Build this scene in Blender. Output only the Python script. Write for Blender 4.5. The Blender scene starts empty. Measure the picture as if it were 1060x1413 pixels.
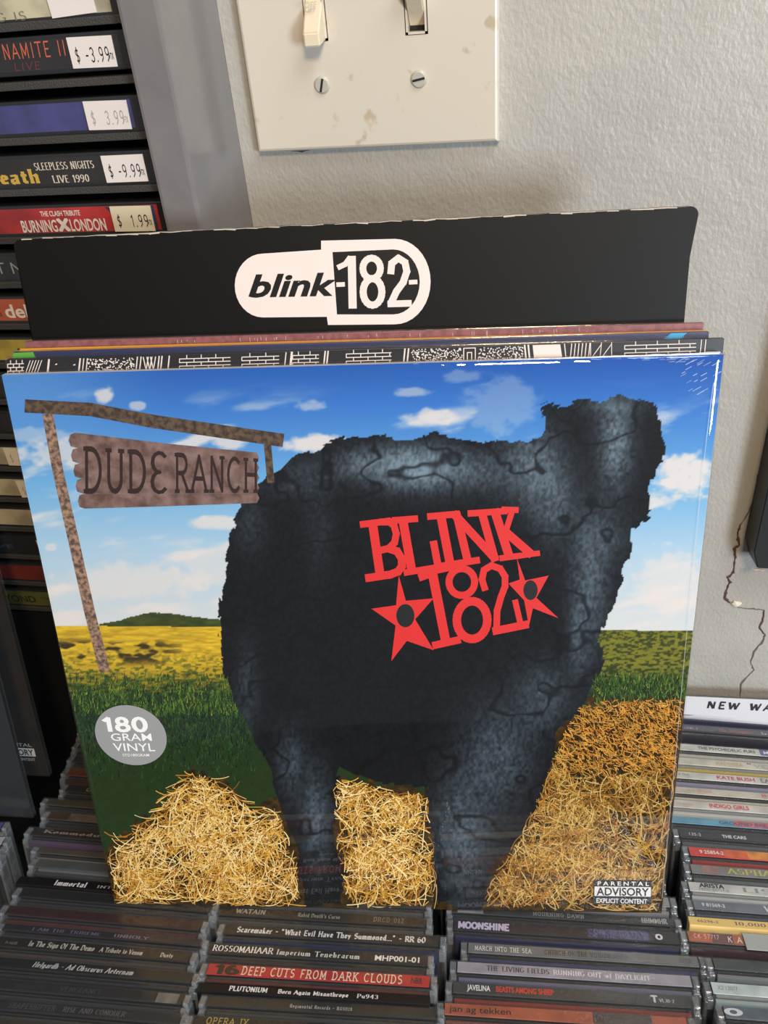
import bpy, bmesh, math, random
import numpy as np
from mathutils import Vector, Matrix
from mathutils.geometry import tessellate_polygon

# ------------------------------------------------------------------ camera
SC = bpy.context.scene
COL = SC.collection
CAM_LOC = Vector((0.14365, -0.43177, 0.08418))
PITCH, YAW, ROLL, FPX = math.radians(34.656), math.radians(12.993), math.radians(-5.3605), 1154.8
fw = Vector((-math.sin(YAW) * math.cos(PITCH), math.cos(YAW) * math.cos(PITCH), -math.sin(PITCH)))
rt = Vector((math.cos(YAW), math.sin(YAW), 0)); up = rt.cross(fw)
RT = rt * math.cos(ROLL) + up * math.sin(ROLL)
UP = -rt * math.sin(ROLL) + up * math.cos(ROLL)
cam = bpy.data.objects.new('camera', bpy.data.cameras.new('camera'))
COL.objects.link(cam)
cam.matrix_world = Matrix((RT, UP, -fw)).transposed().to_4x4()
cam.location = CAM_LOC
cam.data.sensor_width = 36; cam.data.lens = FPX / 1413 * 36
cam.data.clip_start = 0.01
SC.camera = cam

# ------------------------------------------------------------------ world, lights, exposure
def lin(c):
    return tuple((v / 255 / 12.92) if v / 255 <= .04045 else ((v / 255 + .055) / 1.055) ** 2.4 for v in c)
w = bpy.data.worlds.new('world'); SC.world = w; w.use_nodes = True
w.node_tree.nodes['Background'].inputs[0].default_value = (0.90, 0.93, 1.0, 1)
w.node_tree.nodes['Background'].inputs[1].default_value = 0.14

def area(name, loc, target, sx, sy, power, col):
    l = bpy.data.lights.new(name, 'AREA'); l.shape = 'RECTANGLE'; l.size = sx; l.size_y = sy
    l.energy = power; l.color = col
    o = bpy.data.objects.new(name, l); COL.objects.link(o); o.location = loc
    o.rotation_euler = (Vector(target) - Vector(loc)).to_track_quat('-Z', 'Y').to_euler()
    return o
area('window_daylight', (1.35, -1.5, -0.04), (0.15, 0, -0.2), 0.40, 0.5, 29, (0.80, 0.90, 1.0))
area('added_top_fill', (0.95, -0.85, 1.45), (0.2, -0.15, -0.35), 0.9, 0.8, 24, (0.86, 0.93, 1.0))  # unseen cool fill, added to brighten the tops of the disc cases
area('warm_ceiling_lamp', (0.42, -1.15, 0.75), (0.12, -0.03, -0.05), 0.22, 0.22, 12.5, (1.0, 0.74, 0.46))

SC.view_settings.view_transform = 'Standard'; SC.view_settings.look = 'None'
SC.view_settings.gamma = 1; SC.view_settings.use_curve_mapping = False
SC.view_settings.exposure = -0.24

# ------------------------------------------------------------------ helpers
random.seed(7); RNG = np.random.default_rng(7)

def ray(px, py):
    return RT * ((px - 530) / FPX) + UP * ((706.5 - py) / FPX) + fw
def on_z(px, py, z):
    d = ray(px, py); return CAM_LOC + d * ((z - CAM_LOC.z) / d.z)
def on_y(px, py, y):
    d = ray(px, py); return CAM_LOC + d * ((y - CAM_LOC.y) / d.y)

def mat(name, col, rough=.5, metal=0, spec=.5, bump=None, var=None, coat=0):
    m = bpy.data.materials.new(name); m.use_nodes = True
    nt = m.node_tree; p = nt.nodes['Principled BSDF']
    c = (*lin(col), 1)
    p.inputs['Base Color'].default_value = c
    p.inputs['Roughness'].default_value = rough; p.inputs['Metallic'].default_value = metal
    p.inputs['Specular IOR Level'].default_value = spec
    p.inputs['Coat Weight'].default_value = coat; p.inputs['Coat Roughness'].default_value = .06
    if var or bump:
        tc = nt.nodes.new('ShaderNodeTexCoord')
    if var:
        sc, col2, fac = var
        n = nt.nodes.new('ShaderNodeTexNoise'); n.inputs['Scale'].default_value = sc; n.inputs['Detail'].default_value = 5
        nt.links.new(tc.outputs['Object'], n.inputs['Vector'])
        r = nt.nodes.new('ShaderNodeValToRGB'); r.color_ramp.elements[0].position = .5 - fac; r.color_ramp.elements[1].position = .5 + fac
        r.color_ramp.elements[0].color = (*lin(col2), 1); r.color_ramp.elements[1].color = c
        nt.links.new(n.outputs['Fac'], r.inputs[0]); nt.links.new(r.outputs[0], p.inputs['Base Color'])
    if bump:
        sc, st, dist = bump
        n = nt.nodes.new('ShaderNodeTexNoise'); n.inputs['Scale'].default_value = sc; n.inputs['Detail'].default_value = 4
        nt.links.new(tc.outputs['Object'], n.inputs['Vector'])
        b = nt.nodes.new('ShaderNodeBump'); b.inputs['Strength'].default_value = st; b.inputs['Distance'].default_value = dist
        nt.links.new(n.outputs['Fac'], b.inputs['Height']); nt.links.new(b.outputs[0], p.inputs['Normal'])
    return m

def clear(name, tint=(1, 1, 1), rough=.08, base=.06, haze=.04, bumpsc=None, hcol=(.8, .85, .9), bst=.25):
    """clear thin plastic: transparent + fresnel gloss + a little milky diffuse"""
    m = bpy.data.materials.new(name); m.use_nodes = True; nt = m.node_tree
    for n in list(nt.nodes):
        if n.type != 'OUTPUT_MATERIAL': nt.nodes.remove(n)
    out = [n for n in nt.nodes if n.type == 'OUTPUT_MATERIAL'][0]
    tr = nt.nodes.new('ShaderNodeBsdfTransparent'); tr.inputs[0].default_value = (*tint, 1)
    df = nt.nodes.new('ShaderNodeBsdfDiffuse'); df.inputs[0].default_value = (*hcol, 1)
    gl = nt.nodes.new('ShaderNodeBsdfGlossy'); gl.inputs['Roughness'].default_value = rough
    fr = nt.nodes.new('ShaderNodeFresnel'); fr.inputs[0].default_value = 1.5
    ad = nt.nodes.new('ShaderNodeMath'); ad.operation = 'ADD'; ad.inputs[1].default_value = base; ad.use_clamp = True
    ge = nt.nodes.new('ShaderNodeNewGeometry'); iv = nt.nodes.new('ShaderNodeMath'); iv.operation = 'SUBTRACT'; iv.inputs[0].default_value = 1
    nt.links.new(ge.outputs['Backfacing'], iv.inputs[1])
    mu = nt.nodes.new('ShaderNodeMath'); mu.operation = 'MULTIPLY'
    nt.links.new(fr.outputs[0], ad.inputs[0]); nt.links.new(ad.outputs[0], mu.inputs[0]); nt.links.new(iv.outputs[0], mu.inputs[1])
    m1 = nt.nodes.new('ShaderNodeMixShader'); m1.inputs[0].default_value = haze
    nt.links.new(tr.outputs[0], m1.inputs[1]); nt.links.new(df.outputs[0], m1.inputs[2])
    m2 = nt.nodes.new('ShaderNodeMixShader')
    nt.links.new(mu.outputs[0], m2.inputs[0]); nt.links.new(m1.outputs[0], m2.inputs[1]); nt.links.new(gl.outputs[0], m2.inputs[2])
    nt.links.new(m2.outputs[0], out.inputs[0])
    if bumpsc:
        tc = nt.nodes.new('ShaderNodeTexCoord'); n = nt.nodes.new('ShaderNodeTexNoise'); n.inputs['Scale'].default_value = bumpsc
        nt.links.new(tc.outputs['Object'], n.inputs['Vector'])
        b = nt.nodes.new('ShaderNodeBump'); b.inputs['Strength'].default_value = bst; b.inputs['Distance'].default_value = .0006
        nt.links.new(n.outputs['Fac'], b.inputs['Height'])
        nt.links.new(b.outputs[0], gl.inputs['Normal'])
    return m

_MC = {}
def paint(col, rough=.5, coat=0):
    k = (tuple(col), rough, coat)
    if k not in _MC: _MC[k] = mat('paint_%d_%d_%d' % tuple(col), col, rough, coat=coat)
    return _MC[k]

def tag(o, label=None, cat=None, group=None, kind=None):
    if label: o['label'] = label
    if cat: o['category'] = cat
    if group: o['group'] = group
    if kind: o['kind'] = kind
    return o

def link(name, me, m=None, parent=None):
    o = bpy.data.objects.new(name, me); COL.objects.link(o)
    if m is not None and not me.materials: me.materials.append(m)
    if parent: o.parent = parent
    return o
def empty(name, mw):
    o = bpy.data.objects.new(name, None); COL.objects.link(o); o.empty_display_size = .02; o.matrix_world = mw; return o

def box_mesh(name, x0, x1, y0, y1, z0, z1, bev=0.0, seg=2, rot=None):
    bm = bmesh.new(); bmesh.ops.create_cube(bm, size=1)
    for v in bm.verts:
        v.co = Vector((x0 + (v.co.x + .5) * (x1 - x0), y0 + (v.co.y + .5) * (y1 - y0), z0 + (v.co.z + .5) * (z1 - z0)))
    if bev: bmesh.ops.bevel(bm, geom=bm.edges[:], offset=bev, segments=seg, affect='EDGES', profile=.6)
    if rot: bmesh.ops.transform(bm, matrix=rot, verts=bm.verts)
    me = bpy.data.meshes.new(name); bm.to_mesh(me); bm.free()
    if bev:
        for p in me.polygons: p.use_smooth = False
    return me
def box(name, b, m, parent=None, bev=0.0, seg=2):
    return link(name, box_mesh(name, *b, bev=bev, seg=seg), m, parent)

from mathutils.geometry import delaunay_2d_cdt
def merge2d(V, F):
    """one clean layer of triangles from overlapping pen strokes"""
    if not F: return V, F
    S = 1000.0; FF = []
    for f in F:
        a = sum(V[f[i]][0] * V[f[(i + 1) % len(f)]][1] - V[f[(i + 1) % len(f)]][0] * V[f[i]][1] for i in range(len(f)))
        if abs(a) < 1e-12: continue
        FF.append(tuple(f) if a > 0 else tuple(f)[::-1])
    r = delaunay_2d_cdt([Vector((v[0] * S, v[1] * S)) for v in V], [], FF, 0, 1e-4)
    return [(v.x / S, v.y / S) for v in r[0]], [tuple(t) for t, o in zip(r[2], r[5]) if o]
def mesh2d(name, V, F, f3, m, parent, mi=None, mats=None):
    """flat print: 2D verts V, faces F mapped by f3 to 3D"""
    V, F = merge2d(V, F)
    me = bpy.data.meshes.new(name)
    me.from_pydata([tuple(f3(*v)) for v in V], [], F); me.update()
    o = link(name, me, m, parent)
    return o

# ---- stroke lettering (own pen font) ------------------------------------------------
def arc(cx, cy, rx, ry, a0, a1, n=8):
    return [(cx + rx * math.cos(math.radians(a0 + (a1 - a0) * i / n)), cy + ry * math.sin(math.radians(a0 + (a1 - a0) * i / n))) for i in range(n + 1)]
G = {
 'A': (.8, [[(0, 0), (.4, 1), (.8, 0)], [(.15, .36), (.65, .36)]]),
 'B': (.7, [[(.1, 0), (.1, 1)], [(.1, 1), (.4, 1)] + arc(.4, .76, .22, .24, 90, -90) + [(.1, .52)], [(.4, .52)] + arc(.42, .26, .26, .26, 90, -90) + [(.1, 0)]]),
 'C': (.72, [arc(.4, .5, .36, .5, 50, 310, 14)]),
 'D': (.75, [[(.1, 0), (.1, 1)], [(.1, 1), (.3, 1)] + arc(.3, .5, .4, .5, 90, -90, 12) + [(.1, 0)]]),
 'E': (.62, [[(.1, 0), (.1, 1)], [(.1, 1), (.6, 1)], [(.1, .52), (.5, .52)], [(.1, 0), (.6, 0)]]),
 'F': (.6, [[(.1, 0), (.1, 1)], [(.1, 1), (.58, 1)], [(.1, .52), (.48, .52)]]),
 'G': (.76, [arc(.4, .5, .36, .5, 50, 350, 14) + [(.75, .45), (.48, .45)]]),
 'H': (.75, [[(.1, 0), (.1, 1)], [(.65, 0), (.65, 1)], [(.1, .52), (.65, .52)]]),
 'I': (.3, [[(.15, 0), (.15, 1)]]),
 'J': (.5, [[(.4, 1), (.4, .2)] + arc(.22, .2, .18, .2, 0, -160, 6)]),
 'K': (.72, [[(.1, 0), (.1, 1)], [(.65, 1), (.12, .45)], [(.28, .6), (.7, 0)]]),
 'L': (.6, [[(.1, 1), (.1, 0), (.58, 0)]]),
 'M': (.9, [[(.1, 0), (.1, 1), (.45, .2), (.8, 1), (.8, 0)]]),
 'N': (.78, [[(.1, 0), (.1, 1), (.68, 0), (.68, 1)]]),
 'O': (.8, [arc(.4, .5, .36, .5, 0, 360, 18)]),
 'P': (.65, [[(.1, 0), (.1, 1)], [(.1, 1), (.38, 1)] + arc(.38, .74, .24, .26, 90, -90) + [(.1, .48)]]),
 'Q': (.8, [arc(.4, .5, .36, .5, 0, 360, 18), [(.5, .2), (.78, -.05)]]),
 'R': (.72, [[(.1, 0), (.1, 1)], [(.1, 1), (.38, 1)] + arc(.38, .75, .24, .25, 90, -90) + [(.1, .5)], [(.35, .5), (.7, 0)]]),
 'S': (.62, [arc(.32, .76, .24, .24, 40, 270, 9) + arc(.32, .26, .26, .26, 90, -140, 9)]),
 'T': (.7, [[(.35, 0), (.35, 1)], [(0, 1), (.7, 1)]]),
 'U': (.75, [[(.1, 1), (.1, .3)] + arc(.375, .3, .275, .3, 180, 360, 10) + [(.65, 1)]]),
 'V': (.75, [[(0, 1), (.37, 0), (.75, 1)]]),
 'W': (1.0, [[(0, 1), (.25, 0), (.5, .9), (.75, 0), (1, 1)]]),
 'X': (.72, [[(.05, 0), (.68, 1)], [(.05, 1), (.68, 0)]]),
 'Y': (.72, [[(.0, 1), (.36, .5), (.36, 0)], [(.72, 1), (.36, .5)]]),
 'Z': (.65, [[(.05, 1), (.6, 1), (.05, 0), (.6, 0)]]),
 '0': (.66, [arc(.33, .5, .27, .5, 0, 360, 16)]),
 '1': (.4, [[(.05, .8), (.25, 1), (.25, 0)]]),
 '2': (.62, [arc(.32, .74, .24, .26, 170, -30, 9) + [(.06, 0), (.6, 0)]]),
 '3': (.6, [arc(.28, .76, .24, .24, 150, -90, 8) + arc(.28, .26, .26, .26, 90, -150, 8)]),
 '4': (.65, [[(.48, 0), (.48, 1), (.05, .3), (.62, .3)]]),
 '5': (.6, [[(.55, 1), (.12, 1), (.1, .55)] + arc(.28, .32, .27, .32, 110, -140, 9)]),
 '6': (.62, [arc(.45, .5, .38, .5, 100, 190, 6) + arc(.33, .28, .25, .28, 180, -180, 12)]),
 '7': (.58, [[(.03, 1), (.55, 1), (.2, 0)]]),
 '8': (.62, [arc(.31, .75, .21, .25, 0, 360, 12), arc(.31, .26, .26, .26, 0, 360, 12)]),
 '9': (.62, [arc(.3, .72, .25, .28, 0, 360, 12), [(.55, .72), (.5, .25), (.25, 0)]]),
 '-': (.45, [[(.05, .45), (.4, .45)]]), '.': (.22, [[(.08, .0), (.14, .06)]]), ',': (.22, [[(.14, .06), (.06, -.15)]]),
 "'": (.2, [[(.1, 1), (.08, .78)]]), '"': (.35, [[(.1, 1), (.08, .75)], [(.25, 1), (.23, .75)]]),
 '$': (.62, [arc(.32, .7, .22, .2, 40, 270, 8) + arc(.32, .29, .24, .21, 90, -140, 8), [(.32, -.08), (.32, 1.08)]]),
 '&': (.8, [[(.75, 0), (.2, .75)] + arc(.33, .83, .15, .17, 200, -20, 6) + [(.1, .3), (.1, .1), (.3, 0), (.5, .05), (.7, .4)]]),
 '/': (.5, [[(.05, -.05), (.45, 1.05)]]), ' ': (.4, []), ':': (.22, [[(.1, .1), (.12, .14)], [(.1, .55), (.12, .6)]]),
}
_x = .62
G.update({
 'a': (.55, [[(.08, .58), (.42, .62), (.42, 0)], [(.42, .36), (.1, .28), (.08, .06), (.25, 0), (.42, .1)]]),
 'b': (.55, [[(.1, 1), (.1, 0), (.38, .04), (.45, .3), (.38, .58), (.1, .55)]]),
 'c': (.48, [[(.42, .56), (.16, .6), (.08, .3), (.16, .03), (.44, .05)]]),
 'd': (.56, [[(.44, 1), (.44, 0)], [(.44, .56), (.16, .6), (.08, .3), (.16, .03), (.44, .06)]]),
 'e': (.5, [[(.1, .32), (.42, .36), (.4, .58), (.16, .6), (.08, .3), (.16, .03), (.44, .05)]]),
 'f': (.4, [[(.4, .98), (.2, .94), (.18, 0)], [(.04, .6), (.36, .6)]]),
 'g': (.55, [[(.44, .6), (.44, -.2), (.12, -.24)], [(.44, .56), (.16, .6), (.08, .3), (.16, .03), (.44, .06)]]),
 'h': (.56, [[(.1, 1), (.1, 0)], [(.1, .5), (.36, .62), (.45, .5), (.45, 0)]]),
 'i': (.26, [[(.13, .6), (.13, 0)], [(.11, .84), (.15, .8)]]),
 'j': (.3, [[(.18, .6), (.18, -.2), (.02, -.24)], [(.16, .84), (.2, .8)]]),
 'k': (.52, [[(.1, 1), (.1, 0)], [(.42, .6), (.12, .3)], [(.2, .36), (.46, 0)]]),
 'l': (.26, [[(.13, 1), (.13, 0)]]),
 'm': (.82, [[(.1, .6), (.1, 0)], [(.1, .52), (.3, .62), (.4, .5), (.4, 0)], [(.4, .52), (.62, .62), (.71, .5), (.71, 0)]]),
 'n': (.56, [[(.1, .6), (.1, 0)], [(.1, .52), (.36, .62), (.45, .5), (.45, 0)]]),
 'o': (.54, [[(.27, .61), (.1, .5), (.1, .12), (.27, .01), (.44, .12), (.44, .5), (.27, .61)]]),
 'p': (.55, [[(.1, .6), (.1, -.25)], [(.1, .04), (.38, .04), (.45, .3), (.38, .58), (.1, .55)]]),
 'q': (.55, [[(.44, .6), (.44, -.25)], [(.44, .56), (.16, .6), (.08, .3), (.16, .03), (.44, .06)]]),
 'r': (.42, [[(.1, .6), (.1, 0)], [(.1, .48), (.28, .62), (.38, .56)]]),
 's': (.46, [[(.4, .56), (.14, .6), (.1, .4), (.38, .24), (.36, .04), (.08, .05)]]),
 't': (.4, [[(.18, .88), (.18, .06), (.36, .04)], [(.04, .6), (.36, .6)]]),
 'u': (.56, [[(.1, .6), (.1, .1), (.26, 0), (.45, .1)], [(.45, .6), (.45, 0)]]),
 'v': (.5, [[(.05, .6), (.25, 0), (.45, .6)]]), 'w': (.74, [[(.05, .6), (.2, 0), (.37, .55), (.54, 0), (.69, .6)]]),
 'x': (.5, [[(.06, .6), (.44, 0)], [(.44, .6), (.06, 0)]]), 'y': (.52, [[(.06, .6), (.28, .05)], [(.46, .6), (.14, -.25)]]),
 'z': (.48, [[(.06, .6), (.42, .6), (.06, 0), (.44, 0)]]),
})
def seg_quads(V, F, p0, p1, t, nib=None):
    dx, dy = p1[0] - p0[0], p1[1] - p0[1]; L = math.hypot(dx, dy) or 1e-9
    ux, uy = dx / L, dy / L; h = t / 2
    if nib is None:
        ex = h * .55; nx, ny = -uy * h, ux * h
    else:
        a, mn = nib; ex = h * .2
        wdt = max(abs(math.cos(a) * (-uy) + math.sin(a) * ux), mn) * h
        nx, ny = -uy * wdt, ux * wdt
    b = len(V)
    V += [(p0[0] - ux * ex + nx, p0[1] - uy * ex + ny), (p0[0] - ux * ex - nx, p0[1] - uy * ex - ny), (p1[0] + ux * ex - nx, p1[1] + uy * ex - ny), (p1[0] + ux * ex + nx, p1[1] + uy * ex + ny)]
    F.append((b, b + 1, b + 2, b + 3))
def pen(text, t=.14, nib=None, serif=0, gap=.2, slant=0):
    V, F = [], []; x = 0
    for ch in text:
        wd, st = G.get(ch, (.5, []))
        for pl in st:
            for a, b in zip(pl[:-1], pl[1:]): seg_quads(V, F, (x + a[0], a[1]), (x + b[0], b[1]), t, nib)
            if serif:
                for e in (pl[0], pl[-1]):
                    if e[1] in (0, 1) and ch not in 'EFZ27CGS-': seg_quads(V, F, (x + e[0] - serif, e[1]), (x + e[0] + serif, e[1]), t * (.5 if nib else .8))
        x += wd + gap
    x -= gap
    V = [((vx + slant * vy) / max(x, 1e-6), vy) for vx, vy in V]
    return V, F
_TC = {}
def sans(text, bold=0, slant=0):
    k = (text, bold, slant)
    if k in _TC: return _TC[k]
    c = bpy.data.curves.new('t', 'FONT'); c.body = text; c.size = 1; c.offset = bold; c.shear = slant; c.resolution_u = 3
    o = bpy.data.objects.new('t', c); me = bpy.data.meshes.new_from_object(o)
    V = [(v.co.x, v.co.y) for v in me.vertices]; F = [tuple(p.vertices) for p in me.polygons]
    bpy.data.objects.remove(o); bpy.data.curves.remove(c); bpy.data.meshes.remove(me)
    xs = [v[0] for v in V]; x0, x1 = min(xs), max(xs)
    V = [((v[0] - x0) / (x1 - x0), v[1] / .72) for v in V]
    _TC[k] = (V, F); return V, F
STY = {
 'sans': lambda s: sans(s, .004), 'bold': lambda s: sans(s, .022), 'light': lambda s: sans(s, -.004),
 'ital': lambda s: pen(s, .17, (0.0, .35), .06, .16, .25), 'boldital': lambda s: sans(s, .03, .25),
 'serif': lambda s: pen(s, .2, (0.0, .35), .12), 'slab': lambda s: pen(s, .15, None, .16, .3),
 'black': lambda s: pen(s, .3, (math.radians(40), .18), .09, .16), 'pen': lambda s: pen(s, .15, (math.radians(30), .5), 0, .22),
 'semi': lambda s: sans(s, .012), 'fat': lambda s: pen(s, .22, None, 0, .16), 'marker': lambda s: pen(s, .32, (math.radians(50), .6), 0, .42, .15), 'hand': lambda s: pen(s, .11, None, 0, .3, .12), 'heavy': lambda s: pen(s, .3, None, .05, .14), 'price': lambda s: pen(s, .12, None, 0, .3),
}
def add_print(V, F, style, text, x0, x1, y0, y1, tilt=0):
    v, f = STY[style](text); b = len(V)
    V += [(x0 + a * (x1 - x0), y0 + c * (y1 - y0) + a * tilt) for a, c in v]
    F += [tuple(i + b for i in q) for q in f]
def poly_tris(V, F, pts):
    b = len(V); V += list(pts)
    F += [tuple(b + i for i in t) for t in tessellate_polygon([[Vector((p[0], p[1], 0)) for p in pts]])]
def rect(V, F, x0, x1, y0, y1):
    b = len(V); V += [(x0, y0), (x1, y0), (x1, y1), (x0, y1)]; F.append((b, b + 1, b + 2, b + 3))
def ribbon(V, F, pts, t):
    for a, b in zip(pts[:-1], pts[1:]): seg_quads(V, F, a, b, t)
def ell(cx, cy, rx, ry, n=28): return arc(cx, cy, rx, ry, 0, 360, n)

# numpy value noise
def vnoise(x, y, seed=0):
    xi = np.floor(x).astype(np.int64); yi = np.floor(y).astype(np.int64); fx = x - xi; fy = y - yi
    fx = fx * fx * (3 - 2 * fx); fy = fy * fy * (3 - 2 * fy)
    def h(a, b):
        n = (a * 374761393 + b * 668265263 + seed * 974634777) & 0xffffffff
        n = ((n ^ (n >> 13)) * 1274126177) & 0xffffffff
        return ((n ^ (n >> 16)) & 0xffff) / 65535.0
    return (h(xi, yi) * (1 - fx) + h(xi + 1, yi) * fx) * (1 - fy) + (h(xi, yi + 1) * (1 - fx) + h(xi + 1, yi + 1) * fx) * fy
def fbm(x, y, o=4, seed=0):
    s = 0; a = .5; t = 0
    for i in range(o): s = s + a * vnoise(x * 2 ** i, y * 2 ** i, seed + i); t += a; a *= .5
    return s / t

# ------------------------------------------------------------------ structure: walls
def paint_wall_mat(name, c1, c2):
    m = bpy.data.materials.new(name); m.use_nodes = True; nt = m.node_tree; p = nt.nodes['Principled BSDF']
    tc = nt.nodes.new('ShaderNodeTexCoord')
    n1 = nt.nodes.new('ShaderNodeTexNoise'); n1.inputs['Scale'].default_value = 14; n1.inputs['Detail'].default_value = 6
    r = nt.nodes.new('ShaderNodeValToRGB'); r.color_ramp.elements[0].color = (*lin(c1), 1); r.color_ramp.elements[1].color = (*lin(c2), 1)
    r.color_ramp.elements[0].position = .35; r.color_ramp.elements[1].position = .65
    n2 = nt.nodes.new('ShaderNodeTexNoise'); n2.inputs['Scale'].default_value = 430; n2.inputs['Detail'].default_value = 3
    mp = nt.nodes.new('ShaderNodeMapping'); mp.inputs['Scale'].default_value = (1.25, 1, .8)
    n3 = nt.nodes.new('ShaderNodeTexNoise'); n3.inputs['Scale'].default_value = 60; n3.inputs['Detail'].default_value = 2
    ad = nt.nodes.new('ShaderNodeMath'); ad.operation = 'MULTIPLY_ADD'; ad.inputs[1].default_value = 1.6
    b = nt.nodes.new('ShaderNodeBump'); b.inputs['Strength'].default_value = .6; b.inputs['Distance'].default_value = .0008
    L = nt.links.new
    L(tc.outputs['Object'], n1.inputs['Vector']); L(tc.outputs['Object'], mp.inputs[0]); L(mp.outputs[0], n2.inputs['Vector']); L(tc.outputs['Object'], n3.inputs['Vector'])
    L(n1.outputs['Fac'], r.inputs[0]); L(r.outputs[0], p.inputs['Base Color'])
    L(n3.outputs['Fac'], ad.inputs[0]); L(n2.outputs['Fac'], ad.inputs[2]); L(ad.outputs[0], b.inputs['Height']); L(b.outputs[0], p.inputs['Normal'])
    p.inputs['Roughness'].default_value = .42
    return m
WALL = paint_wall_mat('grey_wall_paint', (172, 170, 164), (181, 179, 172))
wall = box('wall_back', (-0.0125, 1.6, 0, .12, -1.3, 1.4), WALL); tag(wall, kind='structure')
wl = box('wall_left', (-1.2, -0.0125, .12, .16, -1.3, 1.4), WALL); tag(wl, kind='structure')
# the painted wall edge next to the shelf bulges forward a little
V = []; bm = bmesh.new()
# crack in the paint, as a recess ribbon with ragged width
crack_px = [(1046, 655), (1041, 690), (1034, 705), (1022, 725), (1018, 735), (1020, 752), (1014, 757), (1015, 772), (1012, 790), (1004, 797), (1008, 803), (1002, 815), (1001, 826), (1008, 832)]
crack2 = [(1018, 838), (1040, 840), (1055, 842), (1052, 858), (1048, 866), (1056, 876), (1054, 883), (1041, 900), (1036, 914), (1041, 924), (1023, 943), (1022, 962)]
def wall_ribbon(name, pts, wd, m, parent, yoff, jitter=.5):
    Vv, Ff = [], []
    fine = []
    for a, b in zip(pts[:-1], pts[1:]):
        for k in range(4):
            t = k / 4; fine.append((a[0] + (b[0] - a[0]) * t + random.uniform(-.7, .7), a[1] + (b[1] - a[1]) * t + random.uniform(-.7, .7)))
    fine.append(pts[-1])
    P = [on_y(x, y, -0.0002) for x, y in fine]
    for i, p in enumerate(P):
        q = P[min(i + 1, len(P) - 1)] - P[max(i - 1, 0)]; n = Vector((-q.z, 0, q.x)).normalized()
        h = wd * (.5 + random.uniform(-jitter, jitter) * .6) * (1 if i < len(P) - 1 else .3)
        Vv += [(p.x + n.x * h, yoff, p.z + n.z * h), (p.x, yoff - .0002, p.z), (p.x - n.x * h, yoff, p.z - n.z * h)]
        if i: b = 3 * i; Ff += [(b - 3, b - 2, b + 1, b), (b - 2, b - 1, b + 2, b + 1)]
    me = bpy.data.meshes.new(name); me.from_pydata(Vv, [], Ff); return link(name, me, m, parent)
CRK = mat('crack_dark', (92, 70, 56), .9, bump=(900, .6, .0005)); CRK2 = mat('crack_grey', (108, 102, 100), .9)
wall_ribbon('crack', crack_px, .0007, CRK2, wall, -.0003)
wall_ribbon('crack', crack_px[3:], .0012, CRK, wall, -.0005, .9)
wall_ribbon('crack', crack2, .0009, CRK2, wall, -.0003)
wall_ribbon('crack', crack2[2:6], .0008, CRK, wall, -.0004)
# chip of loose paint at the end of the crack
def blob(name, c, r, m, parent, sc=(1, 1, 1), seed=0, sub=2, amp=.3):
    bm = bmesh.new(); bmesh.ops.create_icosphere(bm, subdivisions=sub, radius=1); rr = random.Random(seed)
    for v in bm.verts:
        k = 1 + rr.uniform(-amp, amp); v.co = Vector((v.co.x * sc[0] * k * r + c[0], v.co.y * sc[1] * k * r + c[1], v.co.z * sc[2] * k * r + c[2]))
    me = bpy.data.meshes.new(name); bm.to_mesh(me); bm.free(); return link(name, me, m, parent)
pc = on_y(1016, 832, 0)
blob('paint_chip', (pc.x, -.0008, pc.z), .0022, mat('plaster', (225, 218, 200), .8), wall, (1.2, .5, .9), 3)
hc = on_y(416, 205, 0)
blob('plaster_hole', (hc.x, 0, hc.z), .0035, CRK, wall, (1.4, .12, .5), 5)

# ------------------------------------------------------------------ dark frame on the wall, right
FR = mat('black_satin_frame', (38, 42, 44), .42, bump=(300, .15, .0003))
fx, fz = .2640, -.2420
fe = empty('wall_frame', Matrix.Translation((fx, 0, fz)))
tag(fe, 'black box frame fixed to the grey wall at the right edge of the photo', 'frame')
bm = bmesh.new()
prof = [(0, .012), (.004, 0), (.13, 0), (.13, .36), (0, .36)]       # chamfered lower left corner
vs0 = [bm.verts.new((x, 0, z)) for x, z in prof]; vs1 = [bm.verts.new((x + (.002 if x < .1 else 0), -.017, z + .001)) for x, z in prof]
bm.faces.new(vs0); bm.faces.new(vs1[::-1])
for i in range(5): bm.faces.new((vs0[i], vs0[(i + 1) % 5], vs1[(i + 1) % 5], vs1[i]))
bmesh.ops.recalc_face_normals(bm, faces=bm.faces)
bmesh.ops.bevel(bm, geom=bm.edges[:], offset=.0006, segments=2, affect='EDGES')
me = bpy.data.meshes.new('casing'); bm.to_mesh(me); bm.free(); link('casing', me, FR, fe)
box('front_panel', (.016, .115, -.0184, -.0171, .014, .345), mat('dark_panel', (48, 55, 60), .3), fe, .0006)
blob('torn_corner', (.007, -.016, -.0006), .0012, mat('torn_paper', (190, 180, 165), .9), fe, (3, 1, .5), 8)

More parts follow.
